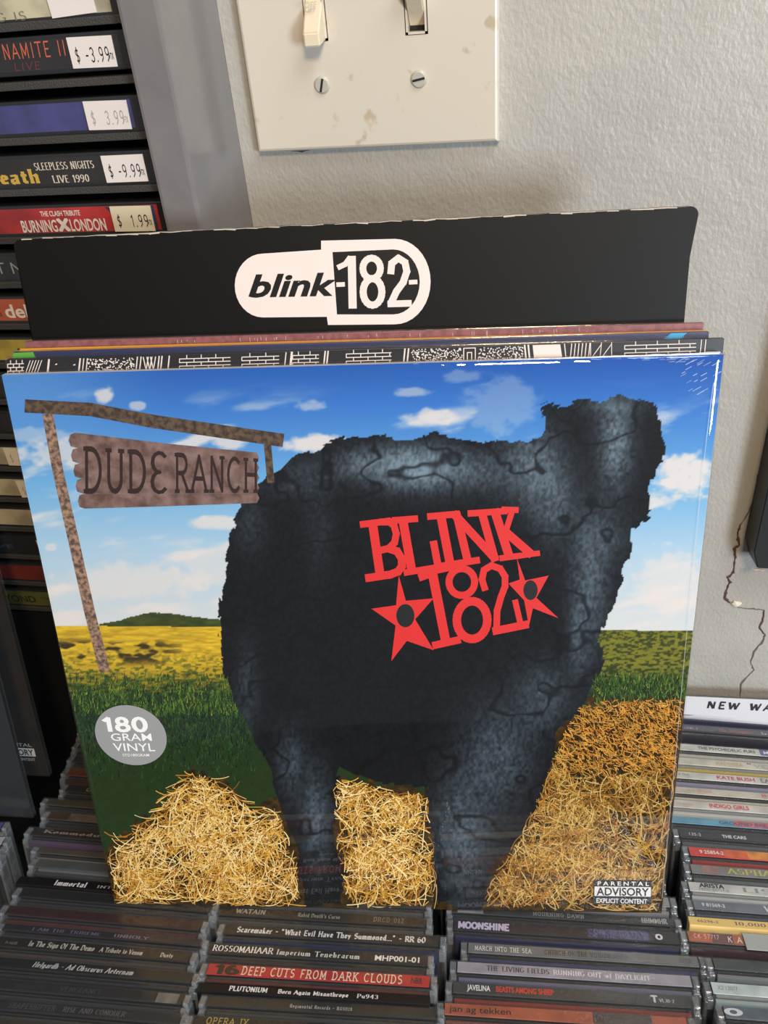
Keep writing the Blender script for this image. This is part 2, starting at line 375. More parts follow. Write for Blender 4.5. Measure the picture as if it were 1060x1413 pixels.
# ------------------------------------------------------------------ light switch plate
PLM = mat('ivory_plate', (210, 202, 188), .32, var=(95, (190, 174, 150), .09))
nt = PLM.node_tree; ramp = [n for n in nt.nodes if n.type == 'VALTORGB'][0]
ramp.color_ramp.elements[0].position = .28; ramp.color_ramp.elements[1].position = .36
IV = mat('ivory_toggle', (226, 212, 186), .3); SCREW = mat('painted_screw', (205, 203, 190), .3, metal=.3); DK = mat('dark_gap', (28, 24, 20), .8)
sp = empty('switch_plate', Matrix.Translation((0.0, 0, 0.0)))
tag(sp, 'stained ivory double light switch plate screwed to the grey wall', 'switch plate')
def plate_mesh():
    # bevelled plate with two rectangular openings
    W_, H_ = .1158, .1143; th = .0058
    cx = [.0349, .0809]; ow, oh = .0052, .0122; oz = .0571
    xs = sorted({0, W_} | {c - ow for c in cx} | {c + ow for c in cx}); zs = [0, oz - oh, oz + oh, H_]
    bm = bmesh.new(); vv = {}
    def v(x, z, y):
        k = (round(x, 6), round(z, 6), y)
        if k not in vv: vv[k] = bm.verts.new((x, y, z))
        return vv[k]
    for i in range(len(xs) - 1):
        for j in range(3):
            if j == 1 and i in (1, 3): 
                a = [(xs[i], zs[j]), (xs[i + 1], zs[j]), (xs[i + 1], zs[j + 1]), (xs[i], zs[j + 1])]
                for k in range(4):
                    p, q = a[k], a[(k + 1) % 4]; bm.faces.new((v(*p, -th), v(*q, -th), v(*q, -.001), v(*p, -.001)))
                continue
            bm.faces.new((v(xs[i], zs[j], -th), v(xs[i + 1], zs[j], -th), v(xs[i + 1], zs[j + 1], -th), v(xs[i], zs[j + 1], -th)))
    # rim
    ring = [(x, 0) for x in xs] + [(W_, z) for z in zs[1:]] + [(x, H_) for x in xs[::-1][1:]] + [(0, z) for z in zs[::-1][1:-1]]
    n = len(ring)
    def out(p, d): return (p[0] + (-d if p[0] == 0 else d if p[0] == W_ else 0), p[1] + (-d if p[1] == 0 else d if p[1] == H_ else 0))
    prev = [v(*p, -th) for p in ring]
    for d, y in ((.0009, -th + .0004), (.0016, -th + .0014), (.0019, -.0001)):
        cur = [bm.verts.new((out(p, d)[0], y, out(p, d)[1])) for p in ring]
        for k in range(n): bm.faces.new((prev[k], prev[(k + 1) % n], cur[(k + 1) % n], cur[k]))
        prev = cur
    bmesh.ops.recalc_face_normals(bm, faces=bm.faces)
    me = bpy.data.meshes.new('plate'); bm.to_mesh(me); bm.free()
    for p in me.polygons: p.use_smooth = False
    return me
link('plate', plate_mesh(), PLM, sp)
def toggle(cx, up_, nm):
    s = 1 if up_ else -1
    e = box('toggle_well', (cx - .0051, cx + .0051, -.0012, -.0002, .045, .0692), DK, sp)
    # inner collar
    V = bmesh.new()
    for (a, b, c, d) in ((cx - .0047, cx - .0038, .0452, .069), (cx + .0038, cx + .0047, .0452, .069), (cx - .0047, cx + .0047, .0452, .0461), (cx - .0047, cx + .0047, .0681, .069)):
        me = box_mesh('c', a, b, -.0062, -.001, c, d); V.from_mesh(me)
    me = bpy.data.meshes.new('toggle_collar'); V.to_mesh(me); V.free(); link('toggle_collar', me, PLM, sp)
    # lever: tapered bar from the pivot, tipping up or down
    bm = bmesh.new(); bmesh.ops.create_cube(bm, size=1)
    for v in bm.verts:
        tip = v.co.y < 0; wd = .0074 if tip else .0082
        dp = .0050 if tip else .0205
        zc = .0571 + s * (.0105 if tip else .001)
        v.co = Vector((cx + v.co.x * wd, (-.0165 if tip else -.001) , zc + v.co.z * dp * (1 if not tip else 1.1)))
    bmesh.ops.bevel(bm, geom=bm.edges[:], offset=.0006, segments=3, affect='EDGES')
    me = bpy.data.meshes.new('toggle_lever'); bm.to_mesh(me); bm.free()
    return link('toggle_lever', me, IV, sp)
toggle(.0349, False, 'a'); toggle(.0809, True, 'b')
V, F = [], []; add_print(V, F, 'bold', 'OFF', .0322, .0376, .0588, .0610)
for k in range(len(V)): pass
mesh2d('toggle_marking', V, F, lambda x, y: (x, -.0125 + (y - .0588) * .9, y), mat('embossed', (196, 182, 160), .5), sp)
for cx, an in ((.0349, 15), (.0809, 80)):
    bm = bmesh.new(); bmesh.ops.create_cone(bm, cap_ends=True, segments=32, radius1=.0040, radius2=.0030, depth=.0016)
    bmesh.ops.transform(bm, matrix=Matrix.Translation((cx, -.0064, .027)) @ Matrix.Rotation(math.radians(90), 4, 'X'), verts=bm.verts)
    me = bpy.data.meshes.new('screw'); bm.to_mesh(me); bm.free(); s = link('screw', me, SCREW, sp)
    slot = box_mesh('screw_slot', -.0005, .0005, -.00735, -.0070, -.0029, .0029)
    so = link('screw_slot', slot, DK, s); so.location = (cx, 0, .027); so.rotation_euler = (0, math.radians(an), 0)

# ------------------------------------------------------------------ media rack at the left
RK = mat('grey_rack_paint', (130, 127, 128), .30, metal=0, coat=.4, bump=(260, .25, .0004), var=(30, (120, 117, 118), .15))
RKD = mat('rack_ledge', (62, 60, 58), .6, bump=(1200, .8, .0006))
rack = empty('media_rack', Matrix.Translation((-.03, 0, -.5)))
tag(rack, 'tall grey-painted metal rack of flat slots standing left of the switch plate', 'rack')
def rbox(name, b, m, bev=0): 
    o = box(name, (b[0] + .03, b[1] + .03, b[2], b[3], b[4] + .5, b[5] + .5), m, rack, bev); return o
rbox('side_panel', (-.0300, -.0126, -.0675, .118, -.5, .6), RK, .0016)
rbox('back_panel', (-.32, -.0302, .112, .118, -.5, .6), DK)
rbox('shade_sheet', (-.32, -.0302, -.058, -.054, -.5, -.275), mat('shade_sheet_black', (12, 12, 13), .6), .0004)  # added black sheet standing in for the shade under the last slot
PITCHZ = .0222
SLOTZ = [.0735 - PITCHZ * k for k in range(16)]
for z in SLOTZ:
    rbox('ledge', (-.32, -.0302, -.060, .11, z - .0121, z - .0089), RKD, .0004)
CASE = mat('black_case_plastic', (20, 20, 22), .28); FILM = clear('case_film', rough=.12, base=.05, haze=.02, bumpsc=90)
TAGM = mat('price_tag', (226, 218, 214), .6); TAGC = mat('cream_price_tag', (222, 210, 182), .6); INK = mat('tag_ink', (30, 28, 38), .7); INKF = mat('faded_tag_ink', (165, 158, 160), .7)
# (spine colour, lettering [(style,text,x0,x1,y0,y1,color)], price (text, x centre, faded, cream), look)
DV = [
 ((205, 196, 165), [('pen', 'JUMPING IS', -.108, -.07, -.006, -.003, (120, 110, 95))], ('', -.048, 0, 0), 'cream case spine at the very top of the rack'),
 ((30, 24, 24), [('hand', 'DYNAMITE II', -.0935, -.0562, -.0005, .0050, (205, 95, 60)), ('hand', 'LIVE', -.082, -.070, -.005, -.0022, (110, 40, 45))], ('$ -3.99', -.0440, 0, 0), 'black case spine with orange handwritten lettering and a price tag'),
 ((66, 66, 128), [], ('$  3.99', -.0440, 1, 0), 'plain violet-blue case spine with a faded price tag'),
 ((34, 28, 24), [('serif', 'SLEEPLESS NIGHTS', -.0865, -.0569, .0008, .0038, (222, 210, 190)), ('serif', 'LIVE 1990', -.079, -.0609, -.0050, -.0020, (222, 210, 190)), ('black', 'Death', -.113, -.086, -.0045, .0010, (205, 165, 60))], ('$ -9.99', -.0420, 0, 0), 'price-tagged black and brown case spine with pale serif lettering'),
 ((196, 42, 38), [('bold', 'THE CLASH TRIBUTE', -.0908, -.0702, .0022, .0046, (240, 225, 215)), ('bold', 'BURNING', -.1025, -.0838, -.0050, .0006, (240, 230, 220)), ('bold', 'LONDON', -.0768, -.0585, -.0050, .0006, (240, 230, 220)), ('heavy', 'X', -.0828, -.0780, -.0045, .0004, (240, 230, 220))], ('$  1.99', -.0440, 0, 1), 'red case spine with bold white lettering and a cream price tag'),
 ((30, 34, 36), [('light', 'LAST NIGHT', -.137, -.085, -.0030, .0030, (150, 155, 150))], None, 'dark grey case spine with thin grey capitals'),
 ((205, 92, 38), [('bold', 'debut', -.1255, -.0985, -.0038, .0034, (235, 222, 205)), ('bold', 'm', -.1310, -.1280, -.003, .0005, (60, 30, 30))], None, 'orange case spine with white lowercase lettering'),
 ((205, 180, 48), [('sans', '24210', -.126, -.113, -.0035, .0015, (40, 38, 30))], None, 'yellow case spine with small black numbers'),
 ((40, 38, 36), [], None, 'black case spine just below the yellow one, mostly hidden'),
 ((36, 36, 40), [], None, 'second black case spine below the yellow one, mostly hidden'),
 ((206, 192, 160), [], ('$  3.99', -.1540, 1, 1), 'highest of three cream case spines beside the record sleeve'),
 ((206, 190, 150), [], ('$  3.99', -.1540, 1, 1), 'middle one of three cream case spines beside the record sleeve'),
 ((196, 180, 145), [], ('$  3.99', -.1500, 0, 1), 'lowest of three cream case spines beside the record sleeve'),
 ((22, 22, 26), [('sans', 'LIVE', -.205, -.184, -.002, .001, (40, 80, 90))], ('$', -.1560, 0, 1), 'black case spine with a cream tag, under the cream cases'),
 ((120, 34, 26), [], ('$', -.1580, 0, 1), 'dark red case spine low in the rack'),
 ((92, 96, 34), [('bold', 'BEYOND', -.215, -.184, -.003, .0025, (30, 30, 20)), ('sans', 'THE', -.180, -.173, .0005, .002, (30, 30, 20))], None, 'olive green case spine with dark capitals, lowest in view'),
]
CASE_ME = None
for k, (colr, letters, price, look) in enumerate(DV):
    zc = SLOTZ[k] - .0016
    if k == 0: zc -= .0006
    if k == 1: zc += .0022
    shx = -.0050 if k < 5 else -.0070 if k < 8 else 0
    sh = [0, 0, -.0012, -.0014, .0004, -.001, 0, -.002, 0, -.001, .0, 0, .001, 0, -.001, 0][k]
    e = empty('video_case', Matrix.Translation((-.0312 + sh, -.0595, zc - .0072)))
    tag(e, look + ', in the left rack', 'case', 'plastic cases lying flat in the left rack')
    if CASE_ME is None:
        CASE_ME = box_mesh('shell', -.19, 0, .0006, .135, 0, .0144, .0008); CASE_ME.materials.append(CASE)
        FILM_ME = box_mesh('clear_sleeve', -.1905, .0002, -.0004, .12, -.0001, .0146, .0006); FILM_ME.materials.append(FILM)
        HINGE_ME = box_mesh('clasp', -.0040, -.0006, -.0002, .003, .0016, .0128, .0005); HINGE_ME.materials.append(CASE)
    link('shell', CASE_ME, None, e); link('clear_sleeve', FILM_ME, None, e); link('clasp', HINGE_ME, None, e)
    box('spine_insert', (-.186, -.0052, .0001, .0008, .0016, .0130), mat('insert_%d' % k, colr, .45, var=(60, tuple(int(c * .78) for c in colr), .12)), e)
    ox, oz = -.0312 + sh, zc
    if k == 3: # picture patches on this spine
        V, F = [], []; poly_tris(V, F, [(-.0555, -.0045), (-.050, .0040), (-.0375, .0052), (-.0375, -.0048)]); mesh2d('cover_picture', V, F, lambda x, y: (x - ox, -.0000, y + .0072 ), mat('brown_art', (122, 92, 58), .5, var=(300, (40, 60, 70), .1)), e)
    if k == 4:
        V, F = [], []; poly_tris(V, F, [(-.062, .0055), (-.058, .0010), (-.052, .0020), (-.0375, -.0035), (-.0375, .0056)]); mesh2d('cover_picture', V, F, lambda x, y: (x - ox, -.0000, y + .0072), mat('blue_art', (38, 44, 84), .5), e)
        V, F = [], []; poly_tris(V, F, [(-.0375, -.0056), (-.060, -.0056), (-.0375, -.003)]); mesh2d('cover_picture', V, F, lambda x, y: (x - ox, -.0000, y + .0072), mat('blue_art2', (60, 34, 60), .5), e)
    for st, tx, x0, x1, y0, y1, c in letters:
        V, F = [], []; add_print(V, F, st, tx, x0, x1, y0, y1)
        mesh2d('lettering', V, F, lambda x, y: (x - ox + shx, -.00015, y + .0072), paint(c), e)
    if price:
        tx, cx, fad, crm = price
        wv = .0102; an = random.uniform(-.05, .03)
        tg = box('price_tag', (-wv, wv, -.0002, 0, -.0058, .0058), TAGC if crm else TAGM, e)
        tg.location = (cx - ox + shx, -.0006, .0072); tg.rotation_euler = (0, an, 0)
        if tx:
            V, F = [], []; add_print(V, F, 'price', tx, -.0078, .0076, -.0036, .0016)
            add_print(V, F, 'bold', '+TX', .0072, .0094, -.003, -.0005)
            mesh2d('tag_lettering', V, F, lambda x, y: (x, -.00025, y), INKF if fad else INK, tg)

# ------------------------------------------------------------------ bin that carries the disc rows
BINM = mat('black_bin', (16, 16, 18), .6)
bn = empty('disc_bin', Matrix.Translation((.1, -.15, -.545)))
tag(bn, 'black bin holding the rows of disc cases under the record sleeves', 'bin')
box('base_panel', (-.62, .45, -.35, .148, 0, .012), BINM, bn)
ct = box('counter', (-.6, .62, -.52, -.002, -.585, -.546), mat('counter_laminate', (88, 84, 80), .5), None, .002); tag(ct, 'dark laminate counter under the bin of disc cases', 'counter')
fl = box('floor', (-1.2, 1.6, -2.6, .16, -1.34, -1.3), mat('floor_boards', (110, 98, 86), .6, var=(3, (90, 80, 70), .2))); tag(fl, kind='structure')
for x in (-.59, .58): box('leg', (x, x + .03, -.5, -.03, -1.3, -.586), BINM, ct)
# ------------------------------------------------------------------ disc cases
LEAN = math.radians(15)
JC = clear('jewel_plastic', tint=(.97, .98, .99), rough=.10, base=.01, haze=.02, bumpsc=220)
JE = clear('jewel_end_plastic', tint=(.86, .88, .9), rough=.14, base=.10, haze=.13, bumpsc=300, hcol=(.75, .8, .84), bst=.3)
TRAYB = mat('black_tray', (24, 24, 26), .35); TRAYG = mat('grey_tray', (120, 122, 124), .4); TRAYC = mat('frosted_tray', (168, 172, 172), .35)
HL = .140
_jm = {}
def jewel_meshes(W, t):
    k = (round(W, 4), round(t, 4))
    if k in _jm: return _jm[k]
    h = W / 2; a = t * .70
    d = {}
    d['tray_shell'] = box_mesh('tray_shell', -h, h, t - a, t, -HL, -.0003, .0005)
    d['lid'] = box_mesh('lid', -h + .0012, h - .0012, 0, t - a - .0002, -HL, -.0019, .0004)
    for s in (-1, 1):
        bm = bmesh.new()
        for (x0, x1, y0, y1, z0, z1) in ((h - .0034, h - .0002, t - a + .0005, t - .0005, -.006, -.0009), (h - .0026, h - .0004, t - a - .0002, t - a + .0012, -.012, -.0004), (h - .0038, h - .0008, .0003, t - a - .0001, -.009, -.0026), (h - .0014, h + .0002, .001, t - .001, -.05, -.005), (h - .0028, h - .0002, t - a + .001, t - .0012, -.026, -.018), (h - .0028, h - .0002, t - a + .001, t - .0012, -.042, -.034)):
            me = box_mesh('x', s * x0 if s > 0 else -x1, s * x1 if s > 0 else -x0, y0, y1, z0, z1, .0003, 1); bm.from_mesh(me)
        me = bpy.data.meshes.new('hinge_end'); bm.to_mesh(me); bm.free(); d['hinge_end' if s < 0 else 'hinge_end_'] = me
    d['disc_tray'] = box_mesh('disc_tray', -h + .006, h - .006, t - a + .0007, t - .0012, -HL + .003, -.0034)
    d['booklet'] = box_mesh('booklet', -h + .005, h - .005, .0006, t - a - .0009, -HL + .003, -.0034)
    d['spine_card'] = box_mesh('spine_card', -h + .0042, h - .0042, t - a + .0004, t - .0004, -.0016, -.0011)
    for n, m in (('tray_shell', JC), ('lid', JC), ('hinge_end', JE), ('hinge_end_', JE)): d[n].materials.append(m)
    _jm[k] = d; return d
bar_groups = {'far left': 'disc cases in the far left row', 'left': 'disc cases in the left row', 'middle': 'disc cases in the middle row', 'right-middle': 'disc cases in the third row', 'right': 'disc cases in the right-hand row'}
def disc_case(colname, px, py, z, W, theta, t, c, slope=.07):
    """px,py: photo position of the spine's upper left corner; the row plane is at height z"""
    P = on_z(px, py, z) if not c.get('world') else Vector(c['world'])
    anchor = c.get('anchor', 'L')
    s = 1 if anchor == 'L' else -1
    R = Matrix.Rotation(theta + c.get('rz', 0), 4, 'Z') @ Matrix.Rotation(-LEAN, 4, 'X')
    M = Matrix.Translation(P) @ R @ Matrix.Translation((s * W / 2, -t, 0)) 
    name = 'disc_case' if not c.get('slim') else 'card_sleeve'
    e = empty(name, M); tag(e, c['label'], 'disc case', bar_groups[colname])
    sc = c.get('col', (30, 30, 32)); bk = c.get('book', tuple(int(v * .6) for v in sc))
    if c.get('slim'):
        box('sleeve', (-W / 2, W / 2, 0, t, -HL, -.0004), mat('card', sc, .5), e, .0005)
        zt = -.00032; y0, y1 = .12 * t, .88 * t
    else:
        d = jewel_meshes(W, t)
        for n in ('tray_shell', 'lid', 'hinge_end', 'hinge_end_'): link(n.rstrip('_'), d[n], None, e)
        for n, m in (('disc_tray', c.get('tray', TRAYB)), ('booklet', mat('booklet', bk, .45)), ('spine_card', mat('spine', sc, .5, var=(70, tuple(int(v * .85) for v in sc), .15)))):
            me = d[n].copy(); me.materials.clear(); me.materials.append(m); link(n, me, None, e)
        a = t * .70; zt = -.00098; y0, y1 = t - a + .0006, t - .0006
    H = y1 - y0
    h = W / 2 - .0042
    def fr(v):
        if abs(v) < 2: return v
        Q = on_z(v, py + (v - px) * slope, z); return ((Q - P).dot(Vector((math.cos(theta), math.sin(theta), 0))) - W / 2 + h) / (2 * h)
    for (xa, xb, pc_) in c.get('patch', []):
        xa, xb = max(0, fr(xa)), min(1, fr(xb))
        V, F = [], []; rect(V, F, -h + xa * 2 * h, -h + xb * 2 * h, y0 - .0001, y1 + .0001)
        mesh2d('spine_picture', V, F, lambda x, y: (x, y, zt - .00004), mat('patch', pc_, .5, var=(160, tuple(int(v * .8) for v in pc_), .15)), e)
    for it in c.get('text', []):
        st, tx, xa, xb, cc = it[:5]; xa, xb = fr(xa), fr(xb); yb, yt = (it[5], it[6]) if len(it) > 5 else (.26, .76)
        V, F = [], []; add_print(V, F, st, tx, -h + xa * 2 * h, -h + xb * 2 * h, y0 + yb * H, y0 + yt * H)
        mesh2d('spine_lettering', V, F, lambda x, y: (x, y, zt), paint(cc), e)
    if c.get('sticker'):
        xa, xb, cc = c['sticker']; xa = fr(xa); xb = fr(xb)
        box('blank_sticker', (-h + xa * 2 * h, -h + xb * 2 * h, -.0002, t, -.0002, .0002), mat('sticker', cc, .5), e)
    return e
WH = (222, 222, 226); GR = (150, 150, 152)
def column(colname, z, W, slope_px, rows, tmax=.0104):
    """rows: (px, py, spec), farthest first"""
    for i, (px, py, c) in enumerate(rows):
        a = on_z(px, py, z); b = on_z(px + 100, py + slope_px * 100, z)
        th = math.atan2(b.y - a.y, b.x - a.x)
        if i + 1 < len(rows):
            qx, qy = rows[i + 1][:2]; nx = on_z(qx, qy, z)
            pitch = abs((nx - a).dot(Vector((math.sin(th), -math.cos(th), 0))))
        else: pitch = .02
        t = min(tmax if not c.get('slim') else .006, pitch * math.cos(LEAN) * .985)
        c['t'] = t
        disc_case(colname, px, py, z, W, th, max(t, .0035), c, slope_px)
def L_(look, col=None, book=None, **k):
    d = dict(label=look, **k)
    if col: d['col'] = col
    if book: d['book'] = book
    return d
# -- left row
lw = 'in the left row'
col1 = [
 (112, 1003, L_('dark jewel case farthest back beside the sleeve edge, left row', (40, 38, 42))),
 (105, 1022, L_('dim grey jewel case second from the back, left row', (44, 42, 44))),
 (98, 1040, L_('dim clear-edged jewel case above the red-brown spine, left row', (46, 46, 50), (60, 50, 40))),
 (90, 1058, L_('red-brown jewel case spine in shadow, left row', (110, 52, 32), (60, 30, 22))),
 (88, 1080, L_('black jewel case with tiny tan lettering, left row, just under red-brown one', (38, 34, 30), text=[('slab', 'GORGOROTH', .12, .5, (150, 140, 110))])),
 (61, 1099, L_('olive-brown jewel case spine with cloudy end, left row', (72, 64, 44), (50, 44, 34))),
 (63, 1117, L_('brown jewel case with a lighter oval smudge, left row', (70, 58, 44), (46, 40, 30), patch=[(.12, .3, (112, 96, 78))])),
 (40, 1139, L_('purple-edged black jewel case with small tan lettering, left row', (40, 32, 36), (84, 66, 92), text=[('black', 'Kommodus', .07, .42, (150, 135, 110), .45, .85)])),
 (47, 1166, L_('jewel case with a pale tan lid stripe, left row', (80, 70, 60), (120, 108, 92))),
 (46, 1182, L_('empty-looking clear grey jewel case spine, left row', (78, 80, 82), (60, 62, 66), tray=TRAYG)),
 (28, 1208, L_('slim black card sleeve with white script lettering, left row', (16, 15, 16), slim=1, text=[('black', 'Immortal', .17, .34, WH, .15, .9), ('serif', 'INTO THE', .40, .62, (170, 170, 170), .25, .65)])),
 (24, 1222, L_('plain black jewel case with a white lid edge line, left row', (20, 20, 22), (44, 46, 46))),
 (5, 1246, L_('dark maroon jewel case spine, left row', (52, 24, 26), (74, 34, 32))),
 (-1, 1271, L_('black jewel case with purplish shaded capitals, left row', (34, 30, 38), (56, 48, 60), text=[('serif', 'I AM THE TRIREME', .15, .5, (110, 98, 130)), ('serif', 'UNHOLY', .57, .74, (125, 110, 140))])),
 (-18, 1288, L_('black jewel case with small white blackletter title and logo, left row', (30, 26, 26), (66, 58, 54), text=[('black', 'In The Sign Of The Demo', .20, .53, (190, 185, 175), .3, .8), ('black', 'A Tribute to Venom', .56, .77, (190, 185, 175), .3, .75), ('black', 'Dusty', .86, .92, (190, 185, 175), .3, .7), ('sans', 'P-1620', .08, .14, (140, 130, 125), .3, .6)])),
 (-22, 1316, L_('black jewel case with an elegant white italic title, left row', (22, 21, 24), (40, 40, 44), text=[('ital', 'Helgardh - Ad Obscurus Aeternam', .23, .72, (225, 225, 228), .3, .82)])),
 (-40, 1345, L_('black jewel case with faint grey title and white chip, left row', (34, 34, 38), (48, 50, 52), text=[('serif', 'VENGEANCE', .42, .62, (66, 66, 70), .3, .8), ('sans', 'SIGNATURE', .2, .34, (56, 56, 62), .3, .7)], patch=[(.88, .98, (120, 118, 112))])),
 (-50, 1372, L_('dark jewel case with faint grey capitals, left row near photo bottom', (38, 37, 40), (58, 54, 50), text=[('serif', 'RISE AND CONQUER', .46, .75, (96, 96, 100), .3, .8), ('slab', 'SHAPESHIFTER', .2, .42, (80, 80, 84), .3, .8)])),
 (-55, 1400, L_('dark brown jewel case at the photo bottom edge, left row', (60, 52, 36), (40, 36, 30))),
]
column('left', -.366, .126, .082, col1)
# -- middle row
col2 = [
 (300, 1200, L_('grey jewel case standing under the record sleeve, middle row', (60, 60, 62))),
 (296, 1222, L_('dark jewel case half under the record sleeve, middle row', (40, 40, 42), (70, 72, 74))),
 (291, 1247, L_('brown-black jewel case with dim blackletter words, nearest sleeve, middle row', (44, 36, 26), (70, 68, 64), text=[('black', 'WATAIN', .10, .24, (150, 146, 138), .3, .82), ('black', "Rabid Death's Curse", .40, .60, (150, 146, 138), .3, .72), ('slab', 'DRCD 012', .76, .90, (120, 116, 100), .25, .75)])),
 (303, 1272, L_('black jewel case with long white quoted title, navy lid, middle row', (30, 28, 28), (26, 34, 66), text=[('black', 'Scaremaker - "', .06, .28, WH, .25, .8), ('black', 'What Evil Have They Summoned..."', .29, .80, WH, .25, .8), ('black', '- RR 60', .82, .94, WH, .25, .8)])),
 (281, 1298, L_('black jewel case with white serif capitals and catalogue number, middle row', (28, 26, 26), (40, 40, 40), text=[('serif', 'ROSSOMAHAAR', .02, .30, (235, 235, 235), .25, .85), ('serif', 'Imperium Tenebrarum', .32, .70, (215, 215, 215), .25, .75), ('bold', 'MHP001-01', .77, .97, (235, 235, 235), .22, .78)])),
 (279, 1326, L_('red jewel case with jagged cream capitals and black number, middle row', (188, 40, 42), (80, 26, 26), text=[('heavy', '16', .04, .14, (30, 18, 18), .1, .9), ('slab', 'DEEP CUTS FROM DARK CLOUDS', .16, .88, (236, 212, 190), .1, .9), ('bold', 'NBR', .92, .97, (60, 16, 20), .2, .8)])),
 (263, 1354, L_('slim black card sleeve with white decorated title, middle row', (12, 12, 16), slim=1, text=[('black', 'PLUTONIUM', .15, .32, WH, .2, .85), ('black', 'Born Again Misanthrope', .37, .68, WH, .2, .75), ('serif', 'Pu943', .72, .81, WH, .2, .75)])),
 (278, 1370, L_('black jewel case with tiny centred typewriter line, middle row', (34, 33, 34), (56, 56, 56), text=[('slab', 'Regimental Records - RGS019', .37, .64, (190, 190, 190), .3, .6)])),
 (258, 1398, L_('black jewel case with gold capitals at photo bottom edge, middle row', (16, 15, 14), (30, 30, 30), text=[('slab', 'OPERA IX', .06, .24, (170, 150, 84), .3, .95)])),
]
for k in range(5): col2.append((262 - 3 * k, 1428 + 30 * k, L_(['light grey', 'near-black', 'brick red', 'off-white', 'slate'][k] + ' jewel case at the near end of the middle row', [(150, 150, 148), (40, 40, 44), (120, 40, 36), (180, 180, 176), (60, 62, 70)][k], text=[])))
column('middle', -.3685, .1285, .057, col2)
# -- third row
col3 = [
 (598, 1075, L_('grey jewel case behind the sleeve, end just showing, third row', (60, 60, 64))),
 (602, 1100, L_('clear jewel case behind the sleeve, second end showing, third row', (120, 120, 120))),
 (600, 1128, L_('smoky jewel case behind the sleeve, third end showing, third row', (70, 72, 74), (110, 110, 110))),
 (604, 1158, L_('dark jewel case behind the sleeve, fourth end showing, third row', (50, 50, 56))),
 (608, 1188, L_('clear jewel case behind the sleeve, fifth end showing, third row', (140, 140, 140), (120, 120, 120))),
 (616, 1217, L_('jewel case in crinkled white wrap poking out behind the sleeve corner', (150, 150, 154), (140, 140, 144), tray=TRAYC)),
 (616, 1246, L_('grey-black jewel case with dim white title, nearest sleeve, third row', (54, 58, 64), (40, 40, 50), patch=[(.02, .14, (150, 150, 156))], text=[('serif', 'Frostcode', .03, .13, (90, 90, 96), .3, .7), ('slab', 'MOURNING DAWN', .37, .60, (150, 150, 150), .25, .8), ('black', 'HHMMHR', .86, .97, (170, 170, 170), .2, .9)])),
 (617, 1266, L_('black jewel case with lilac display capitals and white swirl, third row', (38, 36, 42), (40, 40, 72), patch=[(.60, .88, (58, 54, 84))], text=[('heavy', 'MOONSHINE', .02, .25, (200, 190, 222), .2, .85), ('black', 'CONGREGATION', .61, .87, (92, 84, 130), .45, .95), ('black', 'OF THE FALLEN', .61, .87, (92, 84, 130), .08, .42), ('heavy', 'O', .905, .93, (222, 222, 232), .3, .8)])),
 (636, 1297, L_('grey jewel case with typewriter capitals, set slightly right, third row', (116, 117, 120), (50, 52, 84), text=[('slab', 'MARCH INTO THE SEA', .03, .28, (225, 225, 225), .26, .72), ('slab', 'CHURCH OF THE VOIDSWIMMER', .34, .70, (40, 40, 44), .26, .72), ('slab', 'SSTR', .92, .97, (80, 80, 84), .3, .7)])),
 (621, 1323, L_('pale lilac-grey jewel case with serif capitals, third row', (166, 162, 176), (100, 98, 120), text=[('serif', 'THE LIVING FIELDS', .13, .40, (60, 58, 66), .28, .76), ('serif', 'RUNNING OUT of DAYLIGHT', .42, .83, (226, 224, 232), .28, .74)])),
 (615, 1351, L_('smoky jewel case with white then red condensed capitals, third row', (62, 64, 66), (120, 44, 32), text=[('bold', 'JAVELINA', .06, .16, (235, 235, 235), .3, .85), ('bold', 'BEASTS AMONG SHEEP', .185, .43, (222, 62, 42), .3, .85), ('serif', 'VI.30-2', .87, .93, (200, 200, 200), .3, .6), ('heavy', 'T', .84, .86, (200, 200, 200), .3, .85)])),
 (603, 1380, L_('rust-orange jewel case with dark lowercase lettering, third row', (176, 92, 66), (110, 60, 46), patch=[(.62, .86, (70, 62, 60))], text=[('sans', 'jan ag tekken', .02, .28, (44, 36, 36), .25, .85)])),
]
for k in range(5): col3.append((600 - 3 * k, 1412 + 30 * k, L_(['light grey', 'midnight blue', 'ivory', 'mid-grey', 'slate'][k] + ' jewel case at the near end of the third row', [(176, 176, 172), (40, 44, 60), (200, 196, 180), (90, 92, 96), (60, 62, 70)][k], text=[])))
column('right-middle', -.3735, .1290, .062, col3)
